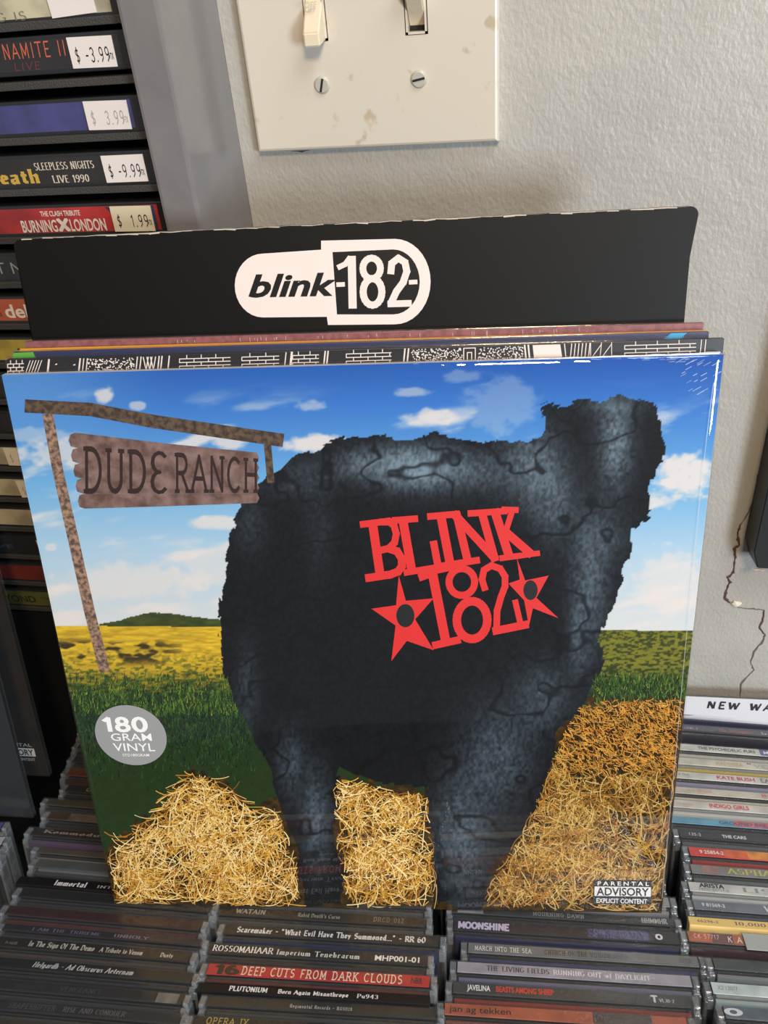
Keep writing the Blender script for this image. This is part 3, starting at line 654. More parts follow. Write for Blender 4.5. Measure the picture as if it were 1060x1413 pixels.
# -- right row
cr = (214, 212, 204)
col4 = [
 (925, 975, L_('blue-black jewel case with blue lettering, right under the white divider', (58, 62, 82), (40, 42, 66), text=[('slab', 'TALKING HEADS FEAR OF MUSIC', 979, 1150, (90, 130, 200), .35, .7)])),
 (918, 996, L_('black jewel case with dim red script, second under the white divider', (56, 54, 62), (40, 36, 48), text=[('ital', 'The Stranglers', 990, 1037, (170, 60, 70), .25, .8), ('slab', 'Something', 1049, 1085, (180, 180, 200), .3, .7), ('sans', 'UNK. 2', 944, 962, (150, 150, 160), .3, .7)])),
 (916, 1022, L_('off-white jewel case with black capitals and blue end, right row', cr, (180, 176, 165), patch=[(1047, 2000, (120, 118, 175))], text=[('bold', 'THE PSYCHEDELIC FURS', 962, 1041, (70, 66, 66), .28, .76), ('bold', 'MIRROR', 1052, 1090, (225, 225, 235), .28, .76)])),
 (914, 1041, L_('cream jewel case with pale gold and grey capitals, right row', (218, 214, 198), (190, 165, 80), text=[('slab', 'MADONNA', 987, 1023, (196, 166, 96), .28, .76), ('bold', '"', 1030, 1036, (60, 60, 60), .5, .9), ('sans', 'VOGUE', 1038, 1095, (160, 170, 168), .2, .82)], tray=TRAYC)),
 (912, 1060, L_('white jewel case with raspberry-red capitals, right row', (222, 220, 214), (140, 138, 160), text=[('bold', 'KATE BUSH', 988, 1040, (206, 48, 84), .25, .8), ('slab', 'EAT ME', 1048, 1085, (90, 86, 90), .25, .8), ('sans', 'R TNG', 936, 950, (120, 116, 116), .4, .75)])),
 (909, 1081, L_('cream jewel case with faded pink lettering, right row', (212, 206, 188), (190, 182, 168), text=[('slab', 'A2 8FINE', 949, 981, (215, 140, 150), .3, .7), ('bold', 'INXS', 1050, 1080, (215, 90, 120), .28, .8)])),
 (907, 1099, L_('white jewel case with bright red condensed capitals, right row', (222, 218, 208), (196, 196, 190), text=[('bold', 'INDIGO GIRLS', 978, 1032, (214, 40, 70), .25, .85), ('sans', 'EK 85044', 933, 955, (225, 150, 160), .3, .65)], tray=TRAYC)),
 (904, 1122, L_('jewel case half sky blue and half pink, right row', (108, 168, 196), (60, 60, 66), patch=[(1011, 2000, (226, 118, 126))], text=[('bold', 'GROUND BREAKING', 991, 1090, (60, 92, 130), .25, .8)])),
 (927, 1141, L_('black jewel case with small white centred capitals, right row', (44, 48, 52), (90, 94, 96), text=[('sans', '135-2', 950, 966, (210, 210, 214), .3, .7), ('bold', 'THE CARS', 995, 1028, (232, 232, 236), .3, .72)])),
 (940, 1165, L_('jewel case fading red to orange to yellow, right row', (222, 66, 60), (150, 52, 48), patch=[(997, 1030, (232, 106, 50)), (1030, 2000, (236, 150, 60))], text=[('bold', '9 25854-2', 964, 997, (244, 232, 220), .28, .72)])),
 (942, 1189, L_('smoky grey jewel case with yellow-green capitals, right row', (132, 134, 132), (90, 92, 96), patch=[(967, 990, (160, 124, 116))], text=[('serif', 'ASPHALT', 1003, 1085, (196, 190, 84), .2, .85)])),
 (939, 1213, L_('white jewel case with small black label logo and number, right row', (212, 213, 208), (180, 180, 178), text=[('heavy', 'ARISTA', 965, 997, (50, 52, 62), .5, .92), ('sans', '74321-25717-2', 962, 1003, (120, 120, 124), .12, .4), ('serif', 'LISA', 1024, 1080, (140, 140, 140), .25, .75)], tray=TRAYC)),
 (945, 1238, L_('steel-blue jewel case with small white number, right row', (112, 120, 132), (60, 70, 100), text=[('bold', '9 81569-2', 967, 999, (220, 222, 226), .35, .75), ('serif', 'WORLD', 1054, 1110, (220, 222, 226), .2, .85)])),
 (949, 1263, L_('yellow card sleeve with violet serif number and title, right row', (226, 196, 124), slim=1, text=[('sans', '66296-2', 961, 990, (120, 96, 110), .35, .75), ('serif', '10,000 MANIACS', 1012, 1125, (130, 108, 112), .3, .78)])),
 (937, 1281, L_('orange and plum jewel case with white scrawl and blank grey sticker', (120, 78, 84), (60, 36, 40), patch=[(0, .1, (190, 106, 74)), (1010, 1024, (190, 104, 70))], text=[('hand', 'CK 57717', 956, 990, (230, 200, 200), .35, .8), ('hand', 'K A', 1002, 1021, (240, 232, 232), .15, .75)], sticker=(1024, 1090, (166, 172, 172)))),
 (972, 1318, L_('dark jewel case with mottled silver spine and white lid line', (70, 76, 76), (120, 124, 124), rz=.0)),
 (969, 1351, L_('pale mint jewel case with small grey number, right row', (206, 220, 220), (150, 164, 160), text=[('sans', 'X2 12077', 988, 1016, (130, 140, 142), .35, .75)], tray=TRAYC)),
 (986, 1384, L_('slate grey jewel case with a white looped logo, bottom right corner', (96, 108, 116), (60, 66, 76), text=[('heavy', 'O', 1000, 1020, (210, 214, 220), .25, .8)])),
]
for k in range(4): col4.append((978 - 3 * k, 1415 + 30 * k, L_(['pale green-grey', 'charcoal', 'red', 'white'][k] + ' jewel case at the near end of the right row', [(176, 186, 182), (60, 64, 70), (190, 60, 60), (200, 200, 196)][k], text=[])))
column('right', -.3715, .1290, .075, col4)
# -- far left row: only the right ends show
for k, (px, py, c, lab) in enumerate([(14, 1132, (90, 70, 150), 'violet-edged jewel case end at the left photo edge, below the dark sleeves'), (16, 1152, (190, 190, 200), 'white-edged jewel case end at the left photo edge'), (8, 1176, (40, 40, 46), 'dark jewel case end at the left photo edge, nearest the viewer')]):
    disc_case('far left', px, py, -.366, .126, .17, .0102, dict(label=lab, col=c, book=c, anchor='R'))

# white divider card "NEW WAVE"
p0 = on_y(925, 960, -.012); p1 = on_y(1055, 966, -.012)
dv = empty('row_divider', Matrix.Translation((p0.x, p0.y, p0.z)) @ Matrix.Rotation(math.atan2(p1.z - p0.z, p1.x - p0.x) * -1, 4, 'Y') @ Matrix.Rotation(math.radians(-20), 4, 'X'))
tag(dv, 'white plastic divider card with black handwriting at the back of the right row', 'divider')
box('card', (0, .14, 0, .0011, -.135, 0), mat('white_divider', (206, 208, 216), .35), dv, .0004)
V, F = [], []; add_print(V, F, 'marker', 'NEW WAVE', .0240, .078, -.0078, -.0030)
mesh2d('marker_lettering', V, F, lambda x, y: (x, -.0002, y), paint((26, 20, 34)), dv)

# ------------------------------------------------------------------ the front record sleeve
BL = Vector((-0.09126641, -0.19962315, -0.36645745)); BR = Vector((0.21712561, -0.16016664, -0.37410918))
TR = Vector((0.21572638, -0.09045401, -0.07102636)); TL = Vector((-0.09266564, -0.12991053, -0.06337464))
SZ = .311
ax = (BR - BL).normalized(); az = (TL - BL).normalized(); ay = az.cross(ax).normalized()   # ay points to the wall
FRAME = Matrix((ax, ay, az)).transposed().to_4x4()
def plane_hit(px, py, off):
    """point on the plane parallel to the sleeve front, off metres behind it, in sleeve coordinates"""
    d = ray(px, py); o = BL + ay * off; s = (o - CAM_LOC).dot(ay) / d.dot(ay); P = CAM_LOC + d * s - BL
    return P.dot(ax), P.dot(az)
# homography photo -> sleeve
def homog(src, dst):
    A = []
    for (x, y), (u, v) in zip(src, dst):
        A.append([x, y, 1, 0, 0, 0, -u * x, -u * y]); A.append([0, 0, 0, x, y, 1, -v * x, -v * y])
    b = np.array([c for d in dst for c in d]); h = np.linalg.solve(np.array(A, float), b); return np.append(h, 1).reshape(3, 3)
HM = homog([(155, 1246), (917, 1258), (998, 490), (3, 518)], [(0, 0), (SZ, 0), (SZ, SZ), (0, SZ)]); HI = np.linalg.inv(HM)
def cov(px, py):
    a = HM @ np.array([px, py, 1.0]); return a[0] / a[2], a[1] / a[2]
M0 = FRAME.copy(); M0.translation = BL
lp = empty('record_sleeve', M0)
tag(lp, 'large shrink-wrapped record sleeve with red lettering on a dark shape, in front of the stack', 'record sleeve', 'record sleeves leaning on the wall')
box('jacket', (0, SZ, 0, .0036, 0, SZ), mat('jacket_card', (196, 190, 190), .5), lp, .0003)

# printed picture: a grid of printed colour (plain generic landscape with a dark rock)
N = 560
u = np.linspace(0, SZ, N); UU, VVv = np.meshgrid(u, u)
q = HI @ np.stack([UU.ravel(), VVv.ravel(), np.ones(N * N)]); PX = q[0] / q[2]; PY = q[1] / q[2]
def smooth(a, b, x): t = np.clip((x - a) / (b - a), 0, 1); return t * t * (3 - 2 * t)
def mixc(c, new, m): return c * (1 - m[:, None]) + np.array(new, float) * m[:, None]
C = np.zeros((N * N, 3))
t = np.clip((PY - 495) / 370, 0, 1)
for k in range(3):
    C[:, k] = np.interp(t, [0, .18, .45, .7, 1], [[38, 62, 110, 160, 205][k - k] if False else v for v in ([34, 58, 104, 165, 208], [84, 118, 168, 198, 212], [168, 198, 218, 222, 214])[k]])
side = smooth(260, 20, PX); C = mixc(C, (118, 176, 222), side * .45 * smooth(700, 520, PY))
cl = fbm(PX / 95 + .02 * PY, PY / 34, 5, 3); C = mixc(C, (222, 216, 213), smooth(.56, .76, cl) * smooth(520, 600, PY) * .85)
for bx, by, rx, ry, s in [(110, 625, 95, 22, .7), (60, 600, 60, 12, .4), (150, 640, 80, 14, .4), (455, 612, 70, 14, .9), (600, 575, 45, 12, .7), (570, 542, 30, 7, .5), (430, 560, 25, 8, .5), (300, 720, 40, 11, .8), (318, 608, 30, 12, .8), (145, 545, 14, 12, .8), (190, 560, 12, 8, .6), (945, 655, 45, 34, .9), (900, 690, 40, 12, .8), (180, 800, 110, 28, .6), (300, 780, 60, 30, .5), (930, 800, 60, 50, .6), (690, 560, 60, 40, .28), (70, 752, 9, 6, .6), (640, 520, 30, 10, .3)]:  # the broad faintest blob is a wrap reflection painted into the sky
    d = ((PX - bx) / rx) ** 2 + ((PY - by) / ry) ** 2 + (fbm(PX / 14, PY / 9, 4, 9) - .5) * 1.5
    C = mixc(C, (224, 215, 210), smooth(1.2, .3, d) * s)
HOR = 861 + (PX - 100) * .008
# hill and field
hill = 861 - 18 * np.exp(-((PX - 215) / 55) ** 2) - 7 * np.exp(-((PX - 300) / 50) ** 2) + (fbm(PX / 9, PY * 0, 2, 4) - .5) * 3
m = (PY > hill) & (PX > 135) & (PX < 420); C[m] = np.array((62, 74, 34)) * (0.7 + .5 * fbm(PX[m] / 12, PY[m] / 4, 3, 5))[:, None]
m = PY > HOR; n1 = fbm(PX / 16, PY / 2.6, 4, 11); n2 = fbm(PX / 5, PY / 2.4, 3, 12)
fld = np.array((206, 170, 42))[None] * (.72 + .5 * n1)[:, None]
fld = mixc(fld, (70, 84, 30), smooth(.5, .66, n2) * smooth(880, 935, PY) * .95)
fld = mixc(fld, (84, 98, 38), smooth(600, 800, PX) * .7); fld = mixc(fld, (40, 52, 22), smooth(600, 800, PX) * smooth(.46, .6, n2) * .8)
fld = mixc(fld, (28, 50, 24), smooth(915, 960, PY + (n1 - .5) * 50) * .96)
fld = mixc(fld, (92, 132, 40), smooth(.6, .74, fbm(PX / 4, PY / 9, 3, 14)) * smooth(930, 955, PY) * .6 * smooth(1030, 975, PY))
C[m] = fld[m]
# dark wash near the posts
m = (PY > 870) & (PY < 925) & (PX < 290); C[m] = mixc(C[m], (58, 48, 26), smooth(.45, .6, fbm(PX[m] / 22, PY[m] / 8, 3, 15)) * smooth(280, 200, PX[m]) * smooth(875, 888, PY[m]) * smooth(920, 905, PY[m]))
# straw bed ground
bedL = np.interp(PX, [120, 165, 215, 265, 300, 345, 400, 430], [1190, 1150, 1110, 1058, 1070, 1110, 1100, 1120]); bedR = np.interp(PX, [440, 480, 590, 700, 760, 820, 960], [1070, 1070, 1090, 1080, 985, 962, 958])
BED = np.where(PX < 435, bedL, bedR) + (fbm(PX / 6, PY * 0 + 1, 2, 21) - .5) * 22
m = PY > BED; g = fbm(PX / 7, PY / 6, 4, 22)
C[m] = (np.array((92, 66, 26))[None] * (.12 + .95 * g[m])[:, None])
# dark rock outline
ROCK = [(303, 900), (301, 850), (306, 800), (318, 745), (338, 700), (366, 662), (400, 632), (440, 612), (485, 602), (530, 598), (600, 597), (650, 602), (700, 613), (728, 608), (744, 596), (748, 566), (766, 558), (800, 548), (856, 546), (884, 556), (908, 562), (914, 640), (902, 668), (900, 700), (874, 728), (866, 775), (850, 820), (836, 870), (826, 920), (806, 965), (782, 1000), (764, 1040), (748, 1085), (724, 1140), (690, 1190), (662, 1252), (606, 1252), (600, 1180), (594, 1110), (588, 1080), (530, 1084), (470, 1058), (458, 1090), (462, 1150), (470, 1200), (476, 1248), (414, 1246), (410, 1180), (388, 1120), (368, 1060), (345, 1010), (322, 960)]
from mathutils.geometry import delaunay_2d_cdt
def inside(px, py, poly):
    r = np.zeros(px.shape, bool); j = len(poly) - 1
    for i in range(len(poly)):
        xi, yi = poly[i]; xj, yj = poly[j]
        c = ((yi > py) != (yj > py)) & (px < (xj - xi) * (py - yi) / (yj - yi + 1e-9) + xi); r ^= c; j = i
    return r
wob = 5 * (fbm(PX / 14, PY / 14, 3, 31) - .5) + 26 * (np.round(fbm(PX / 46, PY / 46, 2, 36) * 7) / 7 - .5)
R_ = inside(PX + wob, PY + wob, ROCK)
f = fbm(PX / 3.2, PY / 4.5, 3, 32); f2 = fbm(PX / 40, PY / 40, 3, 33)
rk = np.array((17, 20, 24))[None] * (.55 + .75 * f)[:, None]
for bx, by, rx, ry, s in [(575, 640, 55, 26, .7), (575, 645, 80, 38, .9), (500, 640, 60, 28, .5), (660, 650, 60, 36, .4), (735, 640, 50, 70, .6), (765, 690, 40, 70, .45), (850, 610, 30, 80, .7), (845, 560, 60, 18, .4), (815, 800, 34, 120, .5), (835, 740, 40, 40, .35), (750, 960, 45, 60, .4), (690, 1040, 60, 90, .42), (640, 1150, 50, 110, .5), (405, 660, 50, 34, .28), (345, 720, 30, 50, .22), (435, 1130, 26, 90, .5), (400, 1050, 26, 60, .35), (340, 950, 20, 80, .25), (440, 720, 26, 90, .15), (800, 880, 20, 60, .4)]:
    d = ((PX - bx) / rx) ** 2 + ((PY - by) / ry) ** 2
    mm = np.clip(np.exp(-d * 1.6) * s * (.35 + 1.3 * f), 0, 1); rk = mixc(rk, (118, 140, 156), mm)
cr_ = smooth(.05, .0, np.abs(fbm(PX / 60, PY / 42, 3, 41) - .5)); rk = mixc(rk, (10, 12, 15), cr_ * .7)
C[R_] = rk[R_]
me = bpy.data.meshes.new('printed_picture')
co = np.stack([UU.ravel(), np.full(N * N, -.0002), VVv.ravel()], 1)
idx = np.arange(N * N).reshape(N, N); Fq = np.stack([idx[:-1, :-1], idx[:-1, 1:], idx[1:, 1:], idx[1:, :-1]], -1).reshape(-1, 4)
me.vertices.add(N * N); me.vertices.foreach_set('co', co.ravel()); me.loops.add(Fq.size); me.loops.foreach_set('vertex_index', Fq.ravel())
me.polygons.add(len(Fq)); me.polygons.foreach_set('loop_start', np.arange(0, Fq.size, 4)); me.polygons.foreach_set('loop_total', np.full(len(Fq), 4)); me.update()
def srgb2lin(a): a = np.clip(a, 0, 255) / 255; return np.where(a <= .04045, a / 12.92, ((a + .055) / 1.055) ** 2.4)
def setcol(me, cols):
    at = me.color_attributes.new('print', 'FLOAT_COLOR', 'POINT'); at.data.foreach_set('color', np.concatenate([srgb2lin(cols), np.ones((len(cols), 1))], 1).astype(np.float32).ravel())
def print_mat(name):
    m = bpy.data.materials.new(name); m.use_nodes = True; nt = m.node_tree; a = nt.nodes.new('ShaderNodeVertexColor'); a.layer_name = 'print'
    p = nt.nodes['Principled BSDF']; nt.links.new(a.outputs[0], p.inputs['Base Color']); p.inputs['Roughness'].default_value = .45; p.inputs['Specular IOR Level'].default_value = .08; return m
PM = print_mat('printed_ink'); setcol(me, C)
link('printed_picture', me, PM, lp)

# straw strokes of the print
SV, SF, SCo = [], [], []
def rock_in(x, y): return bool(inside(np.array([x]), np.array([y]), ROCK)[0])
cand = 24000
xs = RNG.uniform(130, 960, cand); ys = RNG.uniform(955, 1262, cand)
bl_ = np.where(xs < 435, np.interp(xs, [120, 165, 215, 265, 300, 345, 400, 430], [1190, 1150, 1110, 1058, 1070, 1110, 1100, 1120]), np.interp(xs, [440, 480, 590, 700, 760, 820, 960], [1070, 1070, 1090, 1080, 985, 962, 958]))
for x, y, b in zip(xs, ys, bl_):
    if y < b + 3: continue
    dense_ = x > 770 and y < 1060
    if not dense_ and random.random() > .35 + 1.5 * (float(fbm(np.array([x / 28.]), np.array([y / 20.]), 2, 77)[0]) - (.28 if x < 435 else .36)): continue
    dense = x > 770 and y < 1060
    L = random.uniform(5, 12) if dense else random.uniform(12, 42); a = random.uniform(0, math.pi) if not dense else random.gauss(.6, .5)
    k = random.uniform(-1.6, 1.6); wd = random.uniform(.3, .5) if dense else random.uniform(.35, .68)
    P = []; xx, yy = x, y; ok = True; ns = 5
    for s in range(ns + 1):
        P.append((xx, yy)); xx += math.cos(a) * L / ns; yy += math.sin(a) * L / ns; a += k / ns
    if any(rock_in(*p) for p in (P[0], P[2], P[-1])): continue
    br = random.choice([(226, 178, 80), (238, 204, 128), (205, 150, 52), (176, 120, 36), (148, 100, 40), (250, 226, 160)]) if x < 600 else random.choice([(176, 132, 50), (196, 158, 80), (140, 98, 36), (168, 108, 40), (104, 76, 32), (212, 182, 112)])
    if x > 770 and y < 1060: br = random.choice([(214, 148, 52), (226, 168, 78), (190, 120, 44), (170, 130, 60)])
    b0 = len(SV); zoff = -.00026 - random.uniform(0, .00006)
    bad = False
    for i, p in enumerate(P):
        q0 = P[max(i - 1, 0)]; q1 = P[min(i + 1, ns)]; dx, dy = q1[0] - q0[0], q1[1] - q0[1]; l = math.hypot(dx, dy); nx, ny = -dy / l * wd, dx / l * wd
        for s in (-1, 1):
            uu, vv_ = cov(p[0] + s * nx, p[1] + s * ny)
            if not (0.0003 < uu < SZ - .0003 and .0003 < vv_ < SZ): bad = True
            SV.append((uu, zoff, vv_)); SCo.append(br)
        if i: SF.append((b0 + 2 * i - 2, b0 + 2 * i, b0 + 2 * i + 1, b0 + 2 * i - 1))
    if bad: del SV[b0:]; del SCo[b0:]; SF = [q for q in SF if q[0] < b0] if False else SF[:len(SF) - ns]
me = bpy.data.meshes.new('printed_straw'); me.from_pydata(SV, [], SF); setcol(me, np.array(SCo, float)); tag(link('printed_straw', me, PM, lp), kind='stuff')

def cover_mesh(name, V, F, m, z, parent=lp, cmap=cov):
    P = [cmap(*v) for v in V]; P, F = merge2d(P, F); me = bpy.data.meshes.new(name)
    me.from_pydata([(a, z, b) for a, b in P], [], F); return link(name, me, m, parent)
# green blades of the print
SV, SF, SCo = [], [], []
for k in range(5200):
    x = random.uniform(95, 350) if random.random() < .75 else random.uniform(820, 960); y = random.gauss(990, 34) if x < 400 else random.gauss(945, 12)
    if rock_in(x, y) or rock_in(x, y - 8) or y < 930 or y > 1090: continue
    L = random.uniform(4, 13); dx = random.gauss(0, 3); wd = random.uniform(.4, .9); b0 = len(SV)
    pts = [cov(x - wd, y), cov(x + wd, y), cov(x + dx + .1, y - L)]
    if min(p[0] for p in pts) < .0004 or max(p[0] for p in pts) > SZ - .0004: continue
    SV += [(a, -.00024, b) for a, b in pts]; SF.append((b0, b0 + 1, b0 + 2)); SCo += [random.choice([(40, 74, 34), (58, 98, 40), (84, 124, 44), (26, 50, 28), (18, 34, 24), (130, 150, 50)] if y < 985 else [(34, 62, 34), (26, 50, 34), (52, 90, 44), (14, 26, 20)])] * 3
me = bpy.data.meshes.new('printed_grass'); me.from_pydata(SV, [], SF); setcol(me, np.array(SCo, float)); tag(link('printed_grass', me, PM, lp), kind='stuff')
# plain brown sign board with cut lettering
WOODC = mat('printed_brown_board', (136, 110, 104), .5, var=(160, (92, 66, 58), .14)); WOODD = mat('printed_dark_wood', (58, 42, 34), .5, var=(400, (96, 78, 60), .1))
def c4(x, y): return (x / 2.65, 500 + y / 2.65)
for i in range(5):
    yl0, yl1 = 256 + i * 55, 256 + (i + 1) * 55 - .8; yr0, yr1 = 328 + i * 36.5, 328 + (i + 1) * 36.5 - .6
    xl = 252 + 8 * i
    V, F = [], []
    pts = [c4(xl + 6, yl0 + 6), c4(xl + 25, yl0), c4(600, (yl0 + yr0) / 2 + 2), c4(940, yr0), c4(948, (yr0 + yr1) / 2), c4(940, yr1), c4(600, (yl1 + yr1) / 2 + 2), c4(xl + 25, yl1), c4(xl + 6, yl1 - 6), c4(xl, (yl0 + yl1) / 2)]
    poly_tris(V, F, pts); cover_mesh('printed_board', V, F, WOODC, -.00034)
V, F = [], []; ribbon(V, F, [c4(105, 160), c4(330, 172), c4(560, 215), c4(800, 250), c4(1024, 282)], 18); ribbon(V, F, [c4(978, 290), c4(990, 430)], 10)
cover_mesh('printed_post', V, F, WOODD, -.00033)
V, F = [], []; ribbon(V, F, [(67, 575), (80, 650), (100, 740), (122, 840), (142, 920)], 15)
cover_mesh('printed_post', V, F, mat('printed_pale_post', (168, 134, 112), .5, var=(500, (84, 66, 56), .12)), -.000325)
V, F = [], []; v, f_ = pen('DUD', .13, None, .11, .22); v2, f2_ = pen('RANCH', .13, None, .11, .2)
def sgn(a, b):
    xL = 302 + a * 640; yt = 306 + a * 44; yb = 474 + a * -2; return c4(xL, yb + (yt - yb) * b)
for (vv_, ff_, a0, a1) in ((v, f_, .01, .36), (v2, f2_, .53, 1.0)):
    b0 = len(V); V += [sgn(a0 + x * (a1 - a0), .04 + y * .92) for x, y in vv_]; F += [tuple(i + b0 for i in q) for q in ff_]
# rounded E after DUD
ribbon(V, F, [sgn(.395 + .045 * p[0], p[1]) for p in arc(1, .74, .9, .24, 40, 270, 8) + arc(1, .26, .95, .25, 90, 320, 8)], 5)
cover_mesh('sign_lettering', V, F, paint((44, 22, 20)), -.00038)
# main red lettering, drawn in crop coordinates of the lettering block
def c6(x, y): return (440 + x / 2.944, 660 + y / 2.944)
RV, RF = [], []
def rb(pts, t): ribbon(RV, RF, [c6(*p) for p in pts], t / 2.944)
rb([(174, 182), (285, 168)], 27); rb([(219, 182), (250, 392)], 36)
rb([(255, 172), (288, 172), (306, 188), (315, 220), (308, 255), (285, 278), (235, 290)], 28)
rb([(285, 280), (318, 290), (337, 320), (338, 350), (322, 372), (290, 384), (197, 398)], 32)
rb([(304, 166), (396, 159)], 27); rb([(343, 172), (378, 368)], 36); rb([(352, 376), (500, 352)], 26); rb([(467, 256), (484, 345)], 30)
rb([(448, 150), (565, 140)], 27); rb([(497, 152), (534, 340)], 36); rb([(495, 350), (648, 326)], 27)
rb([(560, 140), (606, 330)], 33); rb([(552, 142), (716, 318)], 34); rb([(612, 138), (760, 128)], 26); rb([(664, 138), (716, 322)], 33)
rb([(716, 130), (775, 312)], 36); rb([(750, 122), (806, 124)], 24); rb([(786, 128), (760, 212)], 24); rb([(752, 205), (862, 300)], 34); rb([(742, 318), (818, 308)], 24); rb([(822, 308), (894, 298)], 22)
rb([(414, 395), (462, 378)], 30); rb([(461, 372), (518, 660)], 38); rb([(470, 670), (570, 648)], 30); rb([(414, 382), (560, 352)], 24)
for cx, cy, rx, ry, t in ((582, 414, 52, 54, 28), (624, 568, 62, 76, 34)):
    rb(ell(cx, cy, rx, ry, 26), t)
rb([(676, 442), (664, 404), (672, 366), (702, 348), (738, 360), (758, 392), (758, 432), (742, 474), (726, 530), (724, 598)], 27)
rb([(716, 612), (846, 586)], 32); rb([(800, 492), (822, 586)], 24)
def star(pts): 
    cx = sum(p[0] for p in pts) / len(pts); cy = sum(p[1] for p in pts) / len(pts); poly_tris(RV, RF, [c6(*p) for p in pts])
star([(325, 388), (354, 490), (467, 480), (392, 565), (468, 690), (358, 652), (295, 734), (312, 590), (214, 522), (314, 508)])
star([(806, 318), (840, 408), (936, 388), (886, 478), (976, 560), (872, 520), (856, 592), (836, 488), (772, 420), (818, 404)])
cover_mesh('title_lettering', RV, RF, paint((222, 44, 42), .45), -.00034)
V, F = [], []
poly_tris(V, F, [c6(*p) for p in ell(352, 550, 37, 47, 26)[:-1]]); poly_tris(V, F, [c6(*p) for p in ell(862, 447, 29, 40, 26)[:-1]])
cover_mesh('star_hole', V, F, paint((15, 17, 20)), -.00037)
# grey round sticker (on top of the wrap)
su, sv = cov(179, 1011)
stk = empty('round_sticker', Matrix.Identity(4)); stk.parent = lp; stk.location = (su, -.0009, sv)
bm = bmesh.new(); bmesh.ops.create_cone(bm, cap_ends=True, segments=64, radius1=.0190, radius2=.0190, depth=.0001)
bmesh.ops.transform(bm, matrix=Matrix.Rotation(math.radians(90), 4, 'X'), verts=bm.verts); me = bpy.data.meshes.new('round_sticker'); bm.to_mesh(me); bm.free()
bpy.data.objects.remove(stk); stk = link('round_sticker', me, mat('silver_grey_sticker', (150, 152, 154), .4), lp); stk.location = (su, -.0009, sv)
a1 = cov(145, 1003); a2 = cov(205, 1006); san = math.atan2(a2[1] - a1[1], a2[0] - a1[0])
V, F = [], []
add_print(V, F, 'fat', '180', -.0133, .0095, .0030, .0110); add_print(V, F, 'sans', 'GRAM', -.0108, .0110, -.0032, .0016); add_print(V, F, 'sans', 'VINYL', -.0106, .0118, -.0098, -.0046); add_print(V, F, 'sans', 'STD180GRAM', -.0064, .0080, -.0132, -.0115)
o = mesh2d('sticker_lettering', V, F, lambda x, y: (x, -.0001, y), paint((240, 240, 240)), stk)
# advisory label
def c8(x, y): return (580 + x / 2.65, 1180 + y / 2.65)
V, F = [], []; poly_tris(V, F, [c8(640, 84), c8(856, 86), c8(856, 176), c8(640, 173)]); cover_mesh('advisory_label', V, F, paint((16, 16, 18)), -.00034)
V, F = [], []; poly_tris(V, F, [c8(645, 108), c8(853, 111), c8(853, 146), c8(644, 143)])
def bil(x0, y0, x1, y1, x2, y2, x3, y3, mp):
    """quad BL,BR,TR,TL in crop coordinates"""
    return lambda a, b: mp(x0 * (1 - a) * (1 - b) + x1 * a * (1 - b) + x2 * a * b + x3 * (1 - a) * b, y0 * (1 - a) * (1 - b) + y1 * a * (1 - b) + y2 * a * b + y3 * (1 - a) * b)
def put(V, F, style, text, fn):
    v, f = STY[style](text); b = len(V); V += [fn(*p) for p in v]; F += [tuple(i + b for i in q) for q in f]
put(V, F, 'bold', 'P A R E N T A L', bil(656, 104, 846, 106, 846, 91, 656, 89, c8)); put(V, F, 'bold', 'EXPLICIT CONTENT', bil(652, 168, 840, 172, 840, 155, 652, 151, c8))
cover_mesh('advisory_lettering', V, F, paint((232, 230, 226)), -.00037)
V, F = [], []; put(V, F, 'bold', 'ADVISORY', bil(652, 140, 846, 143, 846, 114, 652, 111, c8)); cover_mesh('advisory_lettering', V, F, paint((20, 20, 22)), -.00040)

# shrink wrap over the sleeve
def wrap_mat():
    m = clear('shrink_wrap', rough=.03, base=.05, haze=.004)
    nt = m.node_tree; gl = [n for n in nt.nodes if n.type == 'BSDF_GLOSSY'][0]
    tc = nt.nodes.new('ShaderNodeTexCoord'); n = nt.nodes.new('ShaderNodeTexNoise'); n.inputs['Scale'].default_value = 7; n.inputs['Detail'].default_value = 1
    b = nt.nodes.new('ShaderNodeBump'); b.inputs['Strength'].default_value = .25; b.inputs['Distance'].default_value = .002
    nt.links.new(tc.outputs['Object'], n.inputs['Vector']); nt.links.new(n.outputs['Fac'], b.inputs['Height']); nt.links.new(b.outputs[0], gl.inputs['Normal'])
    return m
# film as a real surface: flat in the middle, puckered near the top edge and the top right corner
NX = NZ = 150
gu = np.linspace(-.0012, SZ + .0012, NX); gv = np.linspace(-.0010, SZ + .0010, NZ); A, B = np.meshgrid(gu, gv)
dtop = SZ - B; dcor = np.hypot(SZ - A, SZ - B)
puck = np.exp(-(dtop / .006) ** 2) * (fbm(A * 260, B * 60, 3, 51) - .5) * .0006
puck += np.exp(-(dcor / .028) ** 2) * (vnoise((A + B) * 520, (A - B) * 60, 52) - .5) * .00042
puck += np.exp(-((SZ - A) / .004) ** 2) * (fbm(A * 60, B * 160, 3, 53) - .5) * .00025
Y = -.0007 + puck
edge = (A < 0) | (A > SZ) | (B < 0) | (B > SZ); Y = np.where(edge, .001, Y)
idx = np.arange(NX * NZ).reshape(NZ, NX); Fq = np.stack([idx[:-1, :-1], idx[:-1, 1:], idx[1:, 1:], idx[1:, :-1]], -1).reshape(-1, 4)
me = bpy.data.meshes.new('shrink_wrap'); me.from_pydata(np.stack([A.ravel(), Y.ravel(), B.ravel()], 1).tolist(), [], Fq.tolist())
for p in me.polygons: p.use_smooth = True
WRAP = wrap_mat(); link('shrink_wrap', me, WRAP, lp)
